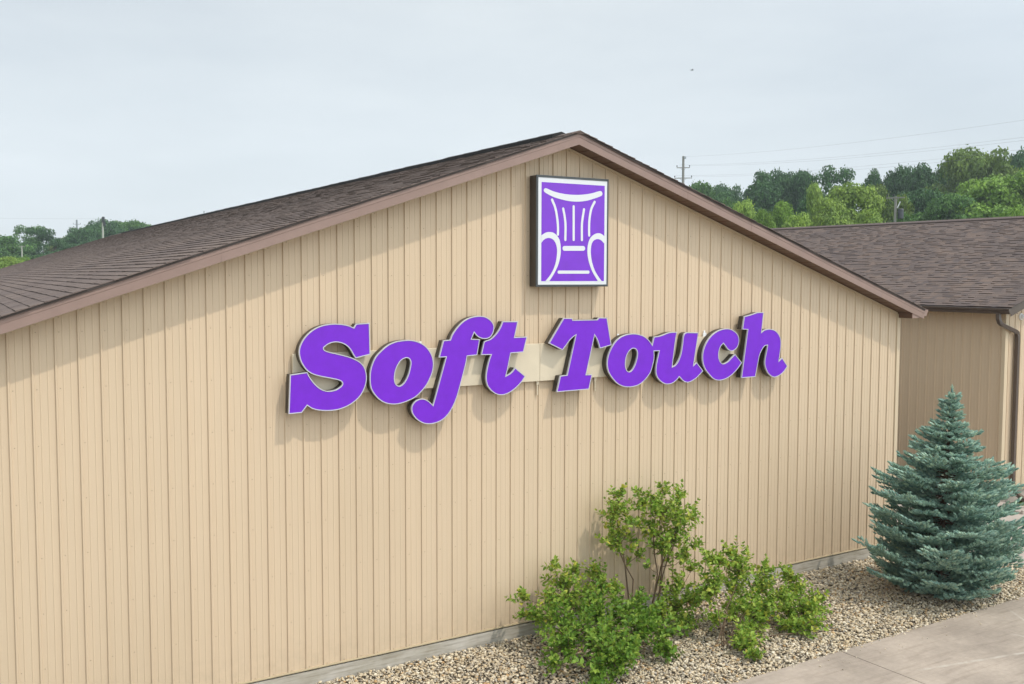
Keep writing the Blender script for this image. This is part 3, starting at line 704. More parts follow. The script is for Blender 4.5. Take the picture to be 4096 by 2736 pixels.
# cream raceway board behind the letters, with its clips
rw = empty('sign_raceway', (6.7, -.02, 3.56)); tag(rw, 'long cream metal backing board on the wall behind the purple letters', 'sign board')
b = MB()
for x0, x1 in ((3.06, 6.62), (6.624, 10.33)): b.box(x0, x1, -.060, -.017, 3.558, 4.078)
b.build('board', M['panel'], rw, bevel=.004)
for x in (3.22, 4.79, 6.79, 8.02, 9.72):
    b = MB(); b.box(x-.035, x+.035, -.034, -.018, 4.07, 4.135); b.box(x-.012, x+.03, -.05, -.03, 4.05, 4.09); b.box(x-.02, x+.012, -.03, -.018, 4.135, 4.17)
    b.build('clip', M['white_plastic'], rw, bevel=.004)
for x in (6.60, 7.60):
    b = MB(); b.box(x-.02, x+.02, -.04, -.018, 3.51, 3.57); b.tube([(x, -.026, 3.54), (x+.004, -.024, 3.36)], .012, 6)
    b.build('clip', M['panel'], rw)

# ---------------------------------------------------------------- box sign with the armchair emblem
SX0, SX1, SZ0, SZ1, SY = 6.467, 7.692, 4.867, 6.371, -.190
sg = empty('box_sign', (7.08, -.03, SZ0)); tag(sg, 'rectangular box sign with a white armchair outline on purple, under the roof peak', 'sign')
b = MB(); b.box(SX0, SX1, -.172, -.024, SZ0, SZ1); b.box(SX0+.2, SX0+.3, -.024, .004, SZ0+.2, SZ0+.3); b.box(SX1-.3, SX1-.2, -.024, .004, SZ0+.2, SZ0+.3)
b.box(SX0+.2, SX0+.3, -.024, .004, SZ1-.3, SZ1-.2); b.box(SX1-.3, SX1-.2, -.024, .004, SZ1-.3, SZ1-.2)
cabn = b.build('cabinet', M['bronze'], sg, bevel=.004)
b = MB(); fw_ = .030
for x0, x1, z0, z1 in ((SX0-.003, SX1+.003, SZ1-fw_+.004, SZ1+.004), (SX0-.003, SX1+.003, SZ0-.004, SZ0+fw_-.004), (SX0-.003, SX0+fw_, SZ0+fw_-.004, SZ1-fw_+.004), (SX1-fw_*.6, SX1+.003, SZ0+fw_-.004, SZ1-fw_+.004)):
    b.box(x0, x1, SY, -.173, z0, z1)
b.build('retainer_frame', M['grey_frame'], sg, bevel=.002)
b = MB(); b.add([(SX0+.025, SY+.006, SZ0+.02), (SX1-.012, SY+.006, SZ0+.02), (SX1-.012, SY+.006, SZ1-.02), (SX0+.025, SY+.006, SZ1-.02)], [(0, 1, 2, 3)])
fcp = b.build('face_panel', M['white_face'], sg)
FX0, FX1, FZ0, FZ1 = 6.552, 7.627, 4.941, 6.281
b = MB(); b.add([(FX0, SY+.0045, FZ0), (FX1, SY+.0045, FZ0), (FX1, SY+.0045, FZ1), (FX0, SY+.0045, FZ1)], [(0, 1, 2, 3)])
b.build('purple_field', M['purple_field'], fcp)
def smooth_open(P, k=6):
    P = [Vector(p) for p in P]; out = []
    for i in range(len(P)-1):
        p0 = P[i-1] if i else P[i]*2-P[i+1]; p3 = P[i+2] if i+2 < len(P) else P[i+1]*2-P[i]
        for j in range(k):
            t = j/k; out.append(.5*((2*P[i])+(P[i+1]-p0)*t+(2*p0-5*P[i]+4*P[i+1]-p3)*t*t+(3*P[i]-p0-3*P[i+1]+p3)*t**3))
    return out+[P[-1]]
def stroke(P, hw):
    P = smooth_open(P) if len(P) > 2 else [Vector(p) for p in P]
    lft, rgt = [], []
    for i, p in enumerate(P):
        d = (P[min(i+1, len(P)-1)]-P[max(i-1, 0)]).normalized(); n = Vector((-d.y, d.x))
        lft.append(p+n*hw); rgt.append(p-n*hw)
    def cap(p, d):
        a0 = math.atan2(d.y, d.x); return [p+Vector((math.cos(a0+math.pi/2-q*math.pi/8), math.sin(a0+math.pi/2-q*math.pi/8)))*hw for q in range(1, 8)]
    d0 = (P[0]-P[1]).normalized(); d1 = (P[-1]-P[-2]).normalized()
    return lft+cap(P[-1], d1)+rgt[::-1]+cap(P[0], d0)
eb = MB(); ye = SY+.003
bar = [(6.6224, 6.1994), (6.7341, 6.1667), (6.8511, 6.1447), (6.9839, 6.1327), (7.148, 6.1327), (7.2989, 6.1478), (7.4208, 6.1715), (7.5436, 6.2039), (7.5716, 6.1954), (7.5858, 6.1728), (7.5783, 6.1479), (7.5521, 6.1309), (7.4216, 6.0887), (7.2998, 6.0569), (7.1488, 6.0399), (6.9994, 6.0435), (6.8516, 6.0649), (6.7345, 6.092), (6.6069, 6.1432), (6.5866, 6.1659), (6.5951, 6.1898)]
armL = [(6.5519, 5.5622), (6.6215, 5.5993), (6.6866, 5.6092), (6.7522, 5.6001), (6.811, 5.562), (6.8555, 5.4971), (6.8739, 5.3894), (6.8687, 5.2932), (6.8356, 5.1726), (6.7848, 5.0763), (6.7268, 4.9922), (6.6833, 4.9405), (6.6179, 4.9405), (6.654, 4.9742), (6.7119, 5.0401), (6.7625, 5.1242), (6.7984, 5.2324), (6.8123, 5.3524), (6.8016, 5.4242), (6.7749, 5.4775), (6.7381, 5.5126), (6.6798, 5.5293), (6.6219, 5.5186), (6.5788, 5.4916), (6.5519, 5.4579)]
armR = [(7.6275, 5.5741), (7.5654, 5.6072), (7.5033, 5.6118), (7.4418, 5.592), (7.3808, 5.5442), (7.3477, 5.4824), (7.3302, 5.3965), (7.3341, 5.2987), (7.369, 5.1765), (7.4238, 5.0662), (7.5178, 4.9405), (7.5848, 4.9405), (7.525, 5.0048), (7.4622, 5.091), (7.4148, 5.2014), (7.3922, 5.3117), (7.3914, 5.3975), (7.4091, 5.4713), (7.4503, 5.515), (7.5119, 5.531), (7.5663, 5.5173), (7.6055, 5.4872), (7.6275, 5.4691)]
for poly, fl in ((bar, 8), (armL, 0), (armR, 0)):
    n = len(poly)
    ends = {0, n-1} if poly is not bar else set()
    sharp = {0: (0, n-1), 1: ()}
    s = ' '.join(('c' if (poly is not bar and (i in (0, n-1) or abs(p[1]-4.9405) < 1e-4)) else '')+'%g,%g' % p for i, p in enumerate(poly))
    v, f = fill([curve_pts(s)], ye); eb.add(v, f)
for P, hw in (([(6.7246, 6.0477), (6.7792, 5.9369), (6.8124, 5.795), (6.8249, 5.6759), (6.824, 5.5802)], .0185), ([(6.9114, 5.9335), (6.9373, 5.8229), (6.9515, 5.7034), (6.95, 5.511)], .0185),
              ([(7.0879, 5.97), (7.0916, 5.5138)], .0185), ([(7.2659, 5.9367), (7.2413, 5.8085), (7.2315, 5.7111), (7.2333, 5.5143)], .0185),
              ([(7.4496, 6.0471), (7.3923, 5.9474), (7.363, 5.8123), (7.3565, 5.6902), (7.359, 5.5803)], .0185), ([(6.936, 5.3915), (7.2571, 5.3966)], .033), ([(6.8437, 5.0644), (7.3486, 5.066)], .0215)):
    v, f = fill([stroke(P, hw)], ye); eb.add(v, f)
eb.build('armchair_emblem', M['white_face'], fcp)

# ---------------------------------------------------------------- blue spruce
def build_spruce(x0, y0, H, label):
    rng = np.random.default_rng(8); rnd = random.Random(8)
    root = empty('blue_spruce', (x0, y0, 0)); tag(root, label, 'tree')
    tb = MB(); tb.tube([(x0-.10, y0+.07, -.05), (x0-.05, y0+.035, H*.5), (x0, y0, H*.97)], [.055, .035, .006], 8)
    shoots_p, shoots_d, shoots_s = [], [], []
    prof = [(0, .74), (.15, .95), (.3, 1.16), (.5, 1.28), (.7, 1.30), (.85, 1.30), (1.15, 1.30), (1.5, 1.28), (1.75, 1.20), (1.95, 1.08), (2.2, .86), (2.5, .54), (2.75, .40), (2.95, .28), (3.1, .16), (3.4, .03)]
    cx_ = lambda zz: (x0-.10*(1-zz/H), y0+.07*(1-zz/H))
    def rad(z):
        for (a, ra), (b_, rb_) in zip(prof, prof[1:]):
            if a <= z <= b_: return ra+(rb_-ra)*(z-a)/(b_-a)
        return .03
    def shoot(p, d, s): shoots_p.append(p); shoots_d.append(d); shoots_s.append(s)
    NB = 200
    for bi in range(NB):
        u_ = (bi+.5)/NB; z = .07+(H-.24)*(1-(1-u_)**.86)
        z = min(z, H-.14)
        R_ = rad(z+.34*min(1, max(0, (z-.5)/2.2)))
        if True:
            az = bi*2.39996+rnd.uniform(-.35, .35)
            Lb = R_*rnd.uniform(.58, .95)*(1-.14*max(0, math.sin(az)))*(1.13 if rnd.random() < .16 else 1)*(1+.05*max(0, -math.cos(az)))
            hd = Vector((math.cos(az), math.sin(az), 0)); sd2 = Vector((-hd.y, hd.x, 0))
            zb = z+rnd.uniform(-.04, .04); kz = min(1, max(0, (z-.5)/2.2)); rise = (rnd.uniform(-.02, .10)+kz*rnd.uniform(.02, .42))*Lb
            sag = rnd.uniform(.10, .2)*Lb*(1-.9*kz)
            xb, yb = cx_(z)
            def bp(t): return Vector((xb, yb, max(.03, zb+rise*t-sag*math.sin(t*math.pi*.9)+.06*Lb*t*t)))+hd*(Lb*t)
            ns = max(3, int(Lb/.12))
            tb.tube([bp(t) for t in (0, .35, .7, 1)], [.012, .009, .006, .003], 5)
            step = .055/max(Lb, .1)
            t = .20 if Lb > .5 else .12
            while t < 1.0:
                p = bp(t); dm = (bp(min(1, t+.05))-bp(t-.05)).normalized()
                # side twigs, longest in the middle of the branch
                for s_ in (-1, 1):
                    lt = max(.085, Lb*.30*math.sin(min(1, (1.22-t)/.5)*math.pi*.5)*rnd.uniform(.6, 1.15)*(.5+.5*min(1, t/.5)))
                    q = 0.0
                    dd = (dm*.72+sd2*s_*.72+Vector((0, 0, rnd.uniform(-.05, .18)))).normalized()
                    while q < lt:
                        pp = p+dd*q+Vector((0, 0, -.10*q*q))
                        dv = (dd+dm*rnd.uniform(-.2, .5)+sd2*rnd.uniform(-.8, .8)+Vector((0, 0, rnd.uniform(.0, .8)))).normalized()
                        shoot(pp, dv, rnd.uniform(.8, 1.35)); q += rnd.uniform(.055, .085)
                    if lt > .02: shoot(p+dd*lt, (dd+Vector((0, 0, .15))).normalized(), rnd.uniform(.9, 1.25))
                if rnd.random() < .7: shoot(p, (dm+Vector((0, 0, rnd.uniform(.2, .9)))+sd2*rnd.uniform(-.4, .4)).normalized(), rnd.uniform(.7, 1))
                t += step*1.25
            
            for _q in range(5): shoot(bp(1)-(bp(1)-bp(.9)).normalized()*rnd.uniform(0, .06), ((bp(1)-bp(.9)).normalized()+sd2*rnd.uniform(-.8, .8)+Vector((0, 0, rnd.uniform(-.2, .5)))).normalized(), rnd.uniform(1, 1.3))
    for zz in np.arange(H-.95, H-.02, .035):
        for q in range(2 if zz > H-.2 else 3):
            az = rnd.uniform(0, 6.28)
            shoot(Vector((x0, y0, zz)), Vector((math.cos(az), math.sin(az), rnd.uniform(.6, 1.4))).normalized(), .9 if zz < H-.2 else .6)
    shoot(Vector((x0, y0, H-.10)), Vector((0, 0, 1)), 1.1); shoot(Vector((x0, y0, H-.03)), Vector((0, 0, 1)), .8)
    # one shoot: needles all round a short stem
    nd = []
    r3 = np.random.default_rng(2); K = 40
    for i in range(K):
        t = i/K; a = i*2.4; ln = .027*(1-.2*t)*(.6+.4*min(1, t*4))
        base_ = np.array([.066*t, 0, 0]); out = np.array([0, math.cos(a), math.sin(a)]); d = np.array([.45+.8*t*t, 0, 0])+out*.95
        d /= np.linalg.norm(d); side = np.cross(d, np.array([1., .2, .1])); side /= np.linalg.norm(side)
        nd += [base_-side*.0042, base_+side*.0042, base_+d*ln*1.1]
    BV = np.array(nd); BF = np.arange(K*3).reshape(K, 3)
    core = []                       # slim stem core
    for i, (t, r_) in enumerate(((0, .010), (.02, .0155), (.05, .014), (.074, .003))):
        for a in range(4): core.append((t, r_*math.cos(a*math.pi/2), r_*math.sin(a*math.pi/2)))
    cf = []
    for i in range(3):
        for a in range(4):
            p, q = i*4+a, i*4+(a+1) % 4; cf += [(p, q, q+4), (p, q+4, p+4)]
    n0 = len(BV); BV = np.concatenate([BV, np.array(core)]); BF = np.concatenate([BF, np.array(cf)+n0])
    # bind every shoot into one island by sharing nothing: tint comes from the material per needle
    P = np.array([tuple(p) for p in shoots_p]); D = np.array([tuple(d) for d in shoots_d]); S = np.array(shoots_s)
    V, F = scatter(BV, BF, P, frames(D, rng.uniform(0, 6.28, len(P))), S)
    tb.build('trunk', M['bark'], root)
    mesh_np('foliage', V, F, M['needle'], root)
    print('spruce shoots', len(P), 'faces', len(F))
build_spruce(13.20, -1.95, 3.29, 'blue-green spruce standing on the gravel in front of the building corner')

# ---------------------------------------------------------------- leafy shrubs
LV = np.array([(0, 0, 0), (.30, .30, .05), (.62, .27, .04), (1.0, 0, -.10), (.62, -.27, .04), (.30, -.30, .05), (.30, 0, -.03), (.62, 0, -.05)], float)
LF = np.array([(0, 6, 1), (1, 6, 7), (1, 7, 2), (2, 7, 3), (0, 5, 6), (6, 5, 4), (6, 4, 7), (7, 4, 3)])
def shrub(name, label, bases, lobes, leaf_m, seed, leaf_len, density, cat='shrub', stem_r=.009, grow=1.0, add=0.0, twl=(.14, .30)):
    rnd = random.Random(seed); rng = np.random.default_rng(seed)
    bx = sum(b_[0] for b_ in bases)/len(bases); by = sum(b_[1] for b_ in bases)/len(bases)
    root = empty(name, (bx, by, 0)); tag(root, label, cat)
    sb_ = MB(); P, D, S = [], [], []
    lobes = [(q[0], q[1], q[2], q[3]*grow+add) for q in lobes]
    order = sorted(lobes, key=lambda q: -q[3]); nmain = max(4, len(lobes)//3); mains = []
    for li, (cx, cy, cz, r) in enumerate(order):
        c = Vector((cx, cy, cz))
        if li < nmain or not mains:
            b0 = min(bases, key=lambda q: (Vector((q[0], q[1], 0))-Vector((cx, cy, 0))).length+rnd.uniform(0, .15))
            b0 = Vector((b0[0]+rnd.uniform(-.06, .06), b0[1]+rnd.uniform(-.05, .05), -.02))
            rise = c-b0; mid = b0+rise*.5+Vector((rnd.uniform(-.1, .1), rnd.uniform(-.06, .06), 0))-Vector((rise.x, rise.y, 0))*.16
            mid.z = max(mid.z, .05)
            low = c-Vector((rise.x*.1, rise.y*.1, min(r*.7, max(.02, c.z-.05))))
            stem = [b0, b0.lerp(mid, .5)+Vector((rnd.uniform(-.03, .03), rnd.uniform(-.02, .02), .01)), mid, mid.lerp(low, .5)+Vector((rnd.uniform(-.04, .04), rnd.uniform(-.02, .02), .01)), low, low.lerp(c, .6)]
            mains.append(stem); k = stem_r
        else:                                     # side branch off the nearest main stem
            best = min(((s_, j) for s_ in mains for j in range(1, 6)), key=lambda q: (q[0][q[1]]-c).length+(.5 if q[0][q[1]].z > c.z-.02 else 0))
            b0 = best[0][best[1]]; mid = b0.lerp(c, .5)+Vector((rnd.uniform(-.03, .03), rnd.uniform(-.03, .03), -.12*(c-b0).length))
            mid.z = max(mid.z, .04); low = mid.lerp(c, .6)
            stem = [b0, b0.lerp(mid, .5), mid, mid.lerp(low, .5), low]; k = stem_r*.5
        sb_.tube(stem, [k*(1.1-.12*i) for i in range(len(stem))], 6)
        nt_ = max(5, int(density*(r/.1)**1.7))
        for _ in range(nt_):
            # twig end points spread through the lobe, more on the outside and top
            d = Vector((rnd.gauss(0, 1), rnd.gauss(0, 1), rnd.gauss(.25, 1))).normalized()
            e = c+d*r*(rnd.random()**.55)*rnd.uniform(1.0, 1.65)
            e.z = max(.04, e.z); e.y = min(e.y, -.05)
            st = low.lerp(c, rnd.random())*.6+(mid.lerp(low, .8))*.4 if rnd.random() < .3 else low.lerp(c, rnd.random())
            upv = Vector((0, 0, .35*(e-st).length)); m2 = st.lerp(e, .55)-upv*.25
            # cut to the twig length
            q = [st, m2, e+Vector((0, 0, .02))]
            sb_.tube(q, [.0035, .0025, .0012], 4)
            L_ = rnd.uniform(*twl); tot = (m2-st).length+(e-m2).length
            dirn = (e-m2).normalized(); dirn = (dirn+Vector((0, 0, .35))).normalized()
            a = 0; s_ = 0.0; seg = min(L_, tot)
            sp = leaf_len*.62
            while s_ < seg:
                f = s_/max(seg, 1e-6); ln1 = (e-m2).length
                pos = e.lerp(m2, min(1, s_/ln1)) if s_ < ln1 else m2.lerp(st, min(1, (s_-ln1)/max(1e-6, (m2-st).length)))
                side = dirn.cross(Vector((math.cos(a), math.sin(a), .3))).normalized()
                for sg_ in (-1, 1):
                    dv = (side*sg_*.9+dirn*(.75-.3*f)+Vector((0, 0, rnd.uniform(-.25, .35)))+Vector((rnd.gauss(0, .2), rnd.gauss(0, .2), 0)))
                    P.append(tuple(pos)); D.append(tuple(dv.normalized())); S.append(leaf_len*rnd.uniform(.65, 1.1)*(.65+.45*min(1, f*3)))
                a += 1.57; s_ += sp*rnd.uniform(.8, 1.2)
            for _t in range(2):
                dv = (dirn+Vector((rnd.gauss(0, .35), rnd.gauss(0, .35), .2))).normalized(); P.append(tuple(e)); D.append(tuple(dv)); S.append(leaf_len*rnd.uniform(.45, .7))
    P, D, S = np.array(P), np.array(D), np.array(S)
    V, F = scatter(LV, LF, P, frames(D, rng.normal(0, .5, len(P))), S)
    sb_.build('stems', M['twig'], root)
    mesh_np('leaves', V, F, leaf_m, root)
    print(name, 'leaves', len(P))
shrub('leafy_shrub', 'low dense dark green shrub in front of the tall one, at the bottom picture edge', [(6.95, -1.45), (6.6, -1.5), (7.2, -1.35)],
      [(6.47,-0.90,0.45,0.31), (7.02,-0.85,0.50,0.29), (7.46,-0.95,0.44,0.32), (7.70,-1.15,0.32,0.26), (6.10,-1.38,0.32,0.25), (6.60,-1.40,0.36,0.32), (7.25,-1.50,0.34,0.30), (7.62,-1.60,0.22,0.22), (6.15,-1.95,0.22,0.21), (6.60,-1.95,0.24,0.24), (6.45,-1.85,0.30,0.26), (6.9,-1.75,.28,.24), (7.45,-1.85,0.16,0.16), (5.80,-1.55,0.20,0.13), (6.0,-2.2,.12,.14)],
      M['bush_dense'], 41, .086, 7.5, stem_r=.007)
shrub('leafy_shrub', 'tallest open shrub against the wall, with bare brown stems under a leafy top', [(8.02, -.42), (8.12, -.35), (8.28, -.48), (8.4, -.4)],
      [(7.71,-0.40,1.70,0.22), (7.70,-0.45,1.31,0.24), (7.79,-0.40,1.93,0.09), (8.17,-0.35,1.93,0.08), (8.22,-0.40,1.70,0.16), (8.60,-0.40,1.93,0.09), (8.50,-0.45,1.70,0.23), (8.90,-0.40,1.78,0.11), (8.82,-0.50,1.51,0.25), (8.34,-0.50,1.41,0.26), (8.72,-0.55,1.26,0.26), (9.19,-0.40,1.40,0.12), (9.24,-0.45,1.00,0.11), (8.41,-0.60,1.11,0.15), (8.98,-0.50,0.86,0.16), (8.18,-0.60,0.82,0.08), (7.97,-0.40,0.90,0.07), (9.11,-0.50,0.65,0.12), (8.70,-0.60,0.46,0.22), (8.52,-0.80,0.30,0.26), (8.35,-1.10,0.15,0.18), (7.96,-.42,1.52,.13), (8.02,-.42,1.2,.12), (8.1,-.45,.98,.09), (8.62,-.5,.95,.12), (8.7,-.95,.38,.15), (8.3,-1.3,.2,.14), (8.05,-1.0,.3,.16)],
      M['bush_leaf'], 42, .080, 5.6, stem_r=.012, grow=1.05, add=.02)
shrub('leafy_shrub', 'loose straggly shrub leaning on the wall left of the tall one', [(6.95, -.35), (7.15, -.4), (6.8, -.4)],
      [(6.10,-0.45,0.69,0.12), (6.67,-0.35,1.06,0.08), (7.07,-0.35,0.91,0.12), (6.77,-0.40,0.82,0.16), (6.80,-0.50,0.62,0.24), (6.55,-0.50,0.58,0.15), (6.23,-0.55,0.50,0.10), (6.07,-0.50,0.48,0.06), (7.51,-0.35,0.71,0.18), (7.39,-0.35,0.86,0.07), (7.23,-0.50,0.57,0.16), (7.72,-0.40,0.57,0.12), (6.48,-0.60,0.37,0.12)],
      M['bush_leaf'], 43, .077, 6.8, stem_r=.007, grow=1.1, add=.03)
shrub('leafy_shrub', 'open spreading shrub on the gravel right of the tall one, beside the concrete', [(8.36, -1.82), (8.45, -1.78), (8.52, -1.86)],
      [(8.68,-1.30,1.05,0.09), (8.89,-1.30,0.98,0.08), (9.16,-1.30,1.02,0.11), (9.24,-1.35,0.89,0.16), (8.56,-1.50,0.79,0.15), (9.07,-1.40,0.64,0.16), (8.44,-1.50,0.64,0.12), (9.66,-1.40,0.77,0.09), (9.53,-1.50,0.61,0.15), (9.64,-1.60,0.39,0.15), (10.07,-1.50,0.66,0.10), (10.12,-1.60,0.49,0.12), (9.23,-1.70,0.34,0.18), (8.85,-1.60,0.35,0.10), (10.10,-1.85,0.27,0.19), (10.39,-1.80,0.29,0.10), (9.84,-1.75,0.22,0.13), (9.55,-1.95,0.13,0.12), (9.75,-2.15,0.12,0.15), (8.66,-2.0,0.16,0.14), (8.50,-2.2,.12,0.13), (8.40,-2.4,.06,0.08), (8.53,-1.60,0.32,0.09), (9.0,-1.75,.42,.12), (9.35,-1.75,.28,.12), (9.45,-1.5,.5,.12), (9.85,-1.6,.42,.11), (8.95,-1.85,.18,.10)],
      M['bush_leaf'], 44, .078, 8.2, stem_r=.008, grow=1.12, add=.05)

# ---------------------------------------------------------------- distant trees
def crown_mesh(seed, nclump, leaves, shape, lsize):
    rng = np.random.default_rng(seed); P, D, S = [], [], []
    for i in range(nclump):
        zc = rng.uniform(.22, .95)
        if shape == 'round': rr = .5*math.sqrt(max(.02, 1-((zc-.56)/.44)**2))
        elif shape == 'cone': rr = .48*(1.05-zc)**.75
        elif shape == 'open': rr = .5*math.sqrt(max(.02, 1-((zc-.62)/.40)**2))
        else: rr = .5*min(1, (1.03-zc)*2.4)**.6
        a = rng.uniform(0, 6.28); q = rng.random()**.4
        c = np.array([rr*.82*q*math.cos(a), rr*.82*q*math.sin(a), zc])
        cr = rng.uniform(.075, .165)*(.8 if shape == 'open' else 1)
        n = int(leaves*(cr/.11)**2)
        d = rng.normal(0, 1, (n, 3)); d[:, 2] += .35; d /= np.linalg.norm(d, axis=1, keepdims=True)
        rad_ = cr*(rng.random(n)**.35)*np.where(rng.random(n) < .06, 1.25, 1)
        p = c+d*rad_[:, None]*np.array([1, 1, .62])
        nn = d+rng.normal(0, .5, (n, 3)); nn[:, 2] += .2
        P.append(p); D.append(nn); S.append(rng.uniform(.6, 1.3, n)*lsize)
    P, D, S = np.concatenate(P), np.concatenate(D), np.concatenate(S)
    quad = np.array([(0, -.5, -.32), (0, 0, -.5), (0, .5, -.25), (0, .42, .3), (0, 0, .5), (0, -.45, .28)])
    fr = frames(D, rng.uniform(0, 6.28, len(P)))
    sc = np.stack([S, S, S], 1)*np.array([1, 1, .75])
    V, F = scatter(quad, np.array([(0, 1, 2, 3, 4, 5)]), P, fr, sc)
    o = mesh_np('crown', V, F, M['tree_leaf']); me = o.data; bpy.data.objects.remove(o)
    # trunk with limbs
    tb = MB(); r2_ = random.Random(seed)
    tb.tube([(0, 0, 0), (.01, 0, .25), (0, .01, .5), (.01, 0, .8)], [.03, .024, .016, .005], 7)
    for i in range(9):
        z0 = r2_.uniform(.2, .6); a = r2_.uniform(0, 6.28); l = r2_.uniform(.2, .36)
        tb.tube([(0, 0, z0), (l*.5*math.cos(a), l*.5*math.sin(a), z0+.10), (l*math.cos(a), l*math.sin(a), z0+.24)], [.011, .007, .003], 5)
    t = tb.build('trunk', M['bark']); tm = t.data; bpy.data.objects.remove(t)
    return me, tm
CR = {'round': [crown_mesh(s, 85, 270, 'round', .023) for s in (1, 2, 3)], 'cone': [crown_mesh(4, 75, 240, 'cone', .023)], 'open': [crown_mesh(s, 52, 230, 'open', .022) for s in (5, 6)],
      'dome': [crown_mesh(s, 95, 270, 'dome', .023) for s in (7, 8)]}
COL = {'dark': (.054, .130, .042), 'mid': (.09, .195, .048), 'olive': (.14, .215, .045), 'lit': (.165, .285, .045), 'pale': (.25, .37, .075)}
TREES = [
(129.0,126.8,8.7,21.4,'mid','mid green tree at the left end of the right-hand wood, touching the sloping roof edge'),
(159.7,152.8,9.6,24.2,'dark','small dark distant tree peeping over the dip beside the sloping roof edge'),
(131.1,117.8,11.5,21.4,'dark','broad dark green tree at the left shoulder of the right-hand wood'),
(137.5,118.3,9.1,23.4,'dark','tall dark tree with a domed top standing left of the twin-topped tree'),
(143.5,119.2,7.9,23.2,'dark','dark narrow tree in the shallow notch left of the tallest dark crown'),
(139.6,113.1,8.4,23.0,'dark','dark tree with a rounded crown directly behind the pale pointed tree'),
(137.7,106.1,10.7,23.3,'dark','tallest dark tree left of the gap in the wood, with sky showing through its crown'),
(154.7,113.8,5.1,22.0,'mid','sparse low tree in the gap of the wood with sky around it'),
(149.1,104.6,6.6,23.4,'dark','dark column-shaped tree on the right edge of the gap in the wood'),
(151.0,102.2,7.4,23.2,'dark','dark round-topped tree standing above the pole with the transformer'),
(160.3,106.4,5.5,24.0,'dark','thin dark tree right of the pole with the transformer, behind the olive tree'),
(146.0,92.1,9.4,23.1,'dark','broad dark tree where the wood starts to rise to the right'),
(151.8,92.5,8.4,23.7,'mid','mid green tree on the rising shoulder of the right-hand wood'),
(141.6,80.8,12.5,23.6,'olive','large olive green tree forming the top of the right-hand wood'),
(147.8,80.3,10.1,22.8,'olive','olive tree just right of the highest crown in the wood'),
(157.8,83.1,8.9,24.6,'dark','dark tree cut by the right picture edge at the top of the wood'),
(119.0,60.3,11.7,17.4,'lit','big sunlit yellow-green tree in front at the right picture edge'),
(115.1,62.8,10.5,16.3,'lit','sunlit green tree with layered boughs in front of the olive crown'),
(110.5,64.3,7.9,14.5,'mid','mid green bushy tree close behind the wing ridge, right of the dark hollow'),
(120.9,75.6,8.9,16.3,'dark','deep green shadowy tree in the hollow right of the transformer pole'),
(100.7,66.0,5.6,15.6,'olive','pale olive tree spreading behind the top of the transformer pole'),
(93.3,70.3,3.8,15.5,'pale','pale yellow-green tree with a pointed top in front of the dark trees'),
(92.0,64.0,7.3,14.8,'pale','wide pale yellow-green tree under the gap in the wood'),
(84.6,60.5,5.5,12.6,'pale','lower pale green tree in front of the wide yellow-green one'),
(85.7,68.3,4.5,13.0,'lit','fresh green young tree left of the pale pointed tree'),
(78.5,67.2,4.0,12.5,'pale','pale bush-like tree hugging the sloping roof edge'),
(77.1,62.9,3.1,11.5,'lit','small light green tree in the low spot beside the sloping roof edge'),
(73.3,55.2,4.0,10.4,'pale','round yellow-green shrub just above where the two roofs meet'),
(80.7,52.6,3.6,11.1,'pale','yellow-green shrub left of the foot of the transformer pole'),
(103.8,95.6,6.1,15.8,'mid','mid green tree between the roof edge and the broad dark tree'),
(89.1,54.8,3.6,11.2,'mid','small mid green tree right of the transformer, low above the wing ridge'),
(88.7,42.7,4.6,10.9,'lit','bright green low tree at the far right end of the wing ridge'),
(103.6,81.3,6.6,15.3,'dark','dark bushy tree behind the yellow-green shrub where the roofs meet'),
(26.0,247.0,13.2,13.3,'mid','mid green tree at the left picture edge behind the main roof'),
(31.2,256.5,11.4,16.4,'mid','tall loose-crowned tree left of the dark one in the left-hand wood'),
(33.6,248.1,10.0,15.7,'dark','dark tall tree with gaps of sky at its right side, left of the three-arm pole'),
(40.4,265.3,8.8,13.7,'olive','greyish olive low tree between the two tree groups at left'),
(44.5,259.6,10.6,16.1,'dark','dark tree right behind the slim three-arm pole'),
(51.5,268.5,12.4,18.9,'dark','dark tree behind the thick plain pole at left'),
(57.6,272.4,12.7,18.8,'mid','rounded green tree right of the thick plain pole'),
(63.8,281.3,9.7,18.4,'mid','last low tree before the ridge hides the left-hand wood'),
(20.5,242.5,14.5,12.6,'mid','tree cut by the left picture edge'),
(14.3,137.6,5.0,7.1,'pale','light green shrub low at the left picture edge above the roof'),
(17.5,147.3,3.9,7.1,'lit','yellowish shrub at the foot of the small single-arm pole'),
(32.7,226.0,8.6,10.0,'dark','dark low tree filling the left-hand wood above the roof slope'),
(39.0,235.2,9.1,11.4,'dark','dark low tree just above the roof slope below the three-arm pole'),
]
rt_ = random.Random(77)
for i, (x, y, wd, h, kind, lab) in enumerate(TREES):
    far = y > 200
    sh = 'cone' if 'pointed' in lab else ('open' if ('sky' in lab or 'loose' in lab or 'sparse' in lab) else ('dome' if (h < 13 and not far) or 'layered' in lab else 'round'))
    me, tm = CR[sh][i % len(CR[sh])]
    small = ('shrub' in lab or 'bush-like' in lab)
    root = empty('shrub_bush' if small else 'deciduous_tree', (x, y, -.16))
    root.rotation_euler.z = rt_.uniform(0, 6.28)
    tag(root, lab, 'shrub' if small else 'tree', 'trees of the left-hand wood' if x < 70 and y > 120 else 'trees of the right-hand wood')
    c = bpy.data.objects.new('crown', me); C.objects.link(c); c.parent = root
    wd2 = wd*1.26
    c.scale = (wd2, wd2, h*1.02); k = COL[kind]; j = rt_.uniform(.86, 1.14); c.color = (k[0]*j, k[1]*j, k[2]*j, 1)
    t = bpy.data.objects.new('trunk', tm); C.objects.link(t); t.parent = root; t.scale = (min(wd2, h*.6), min(wd2, h*.6), h)

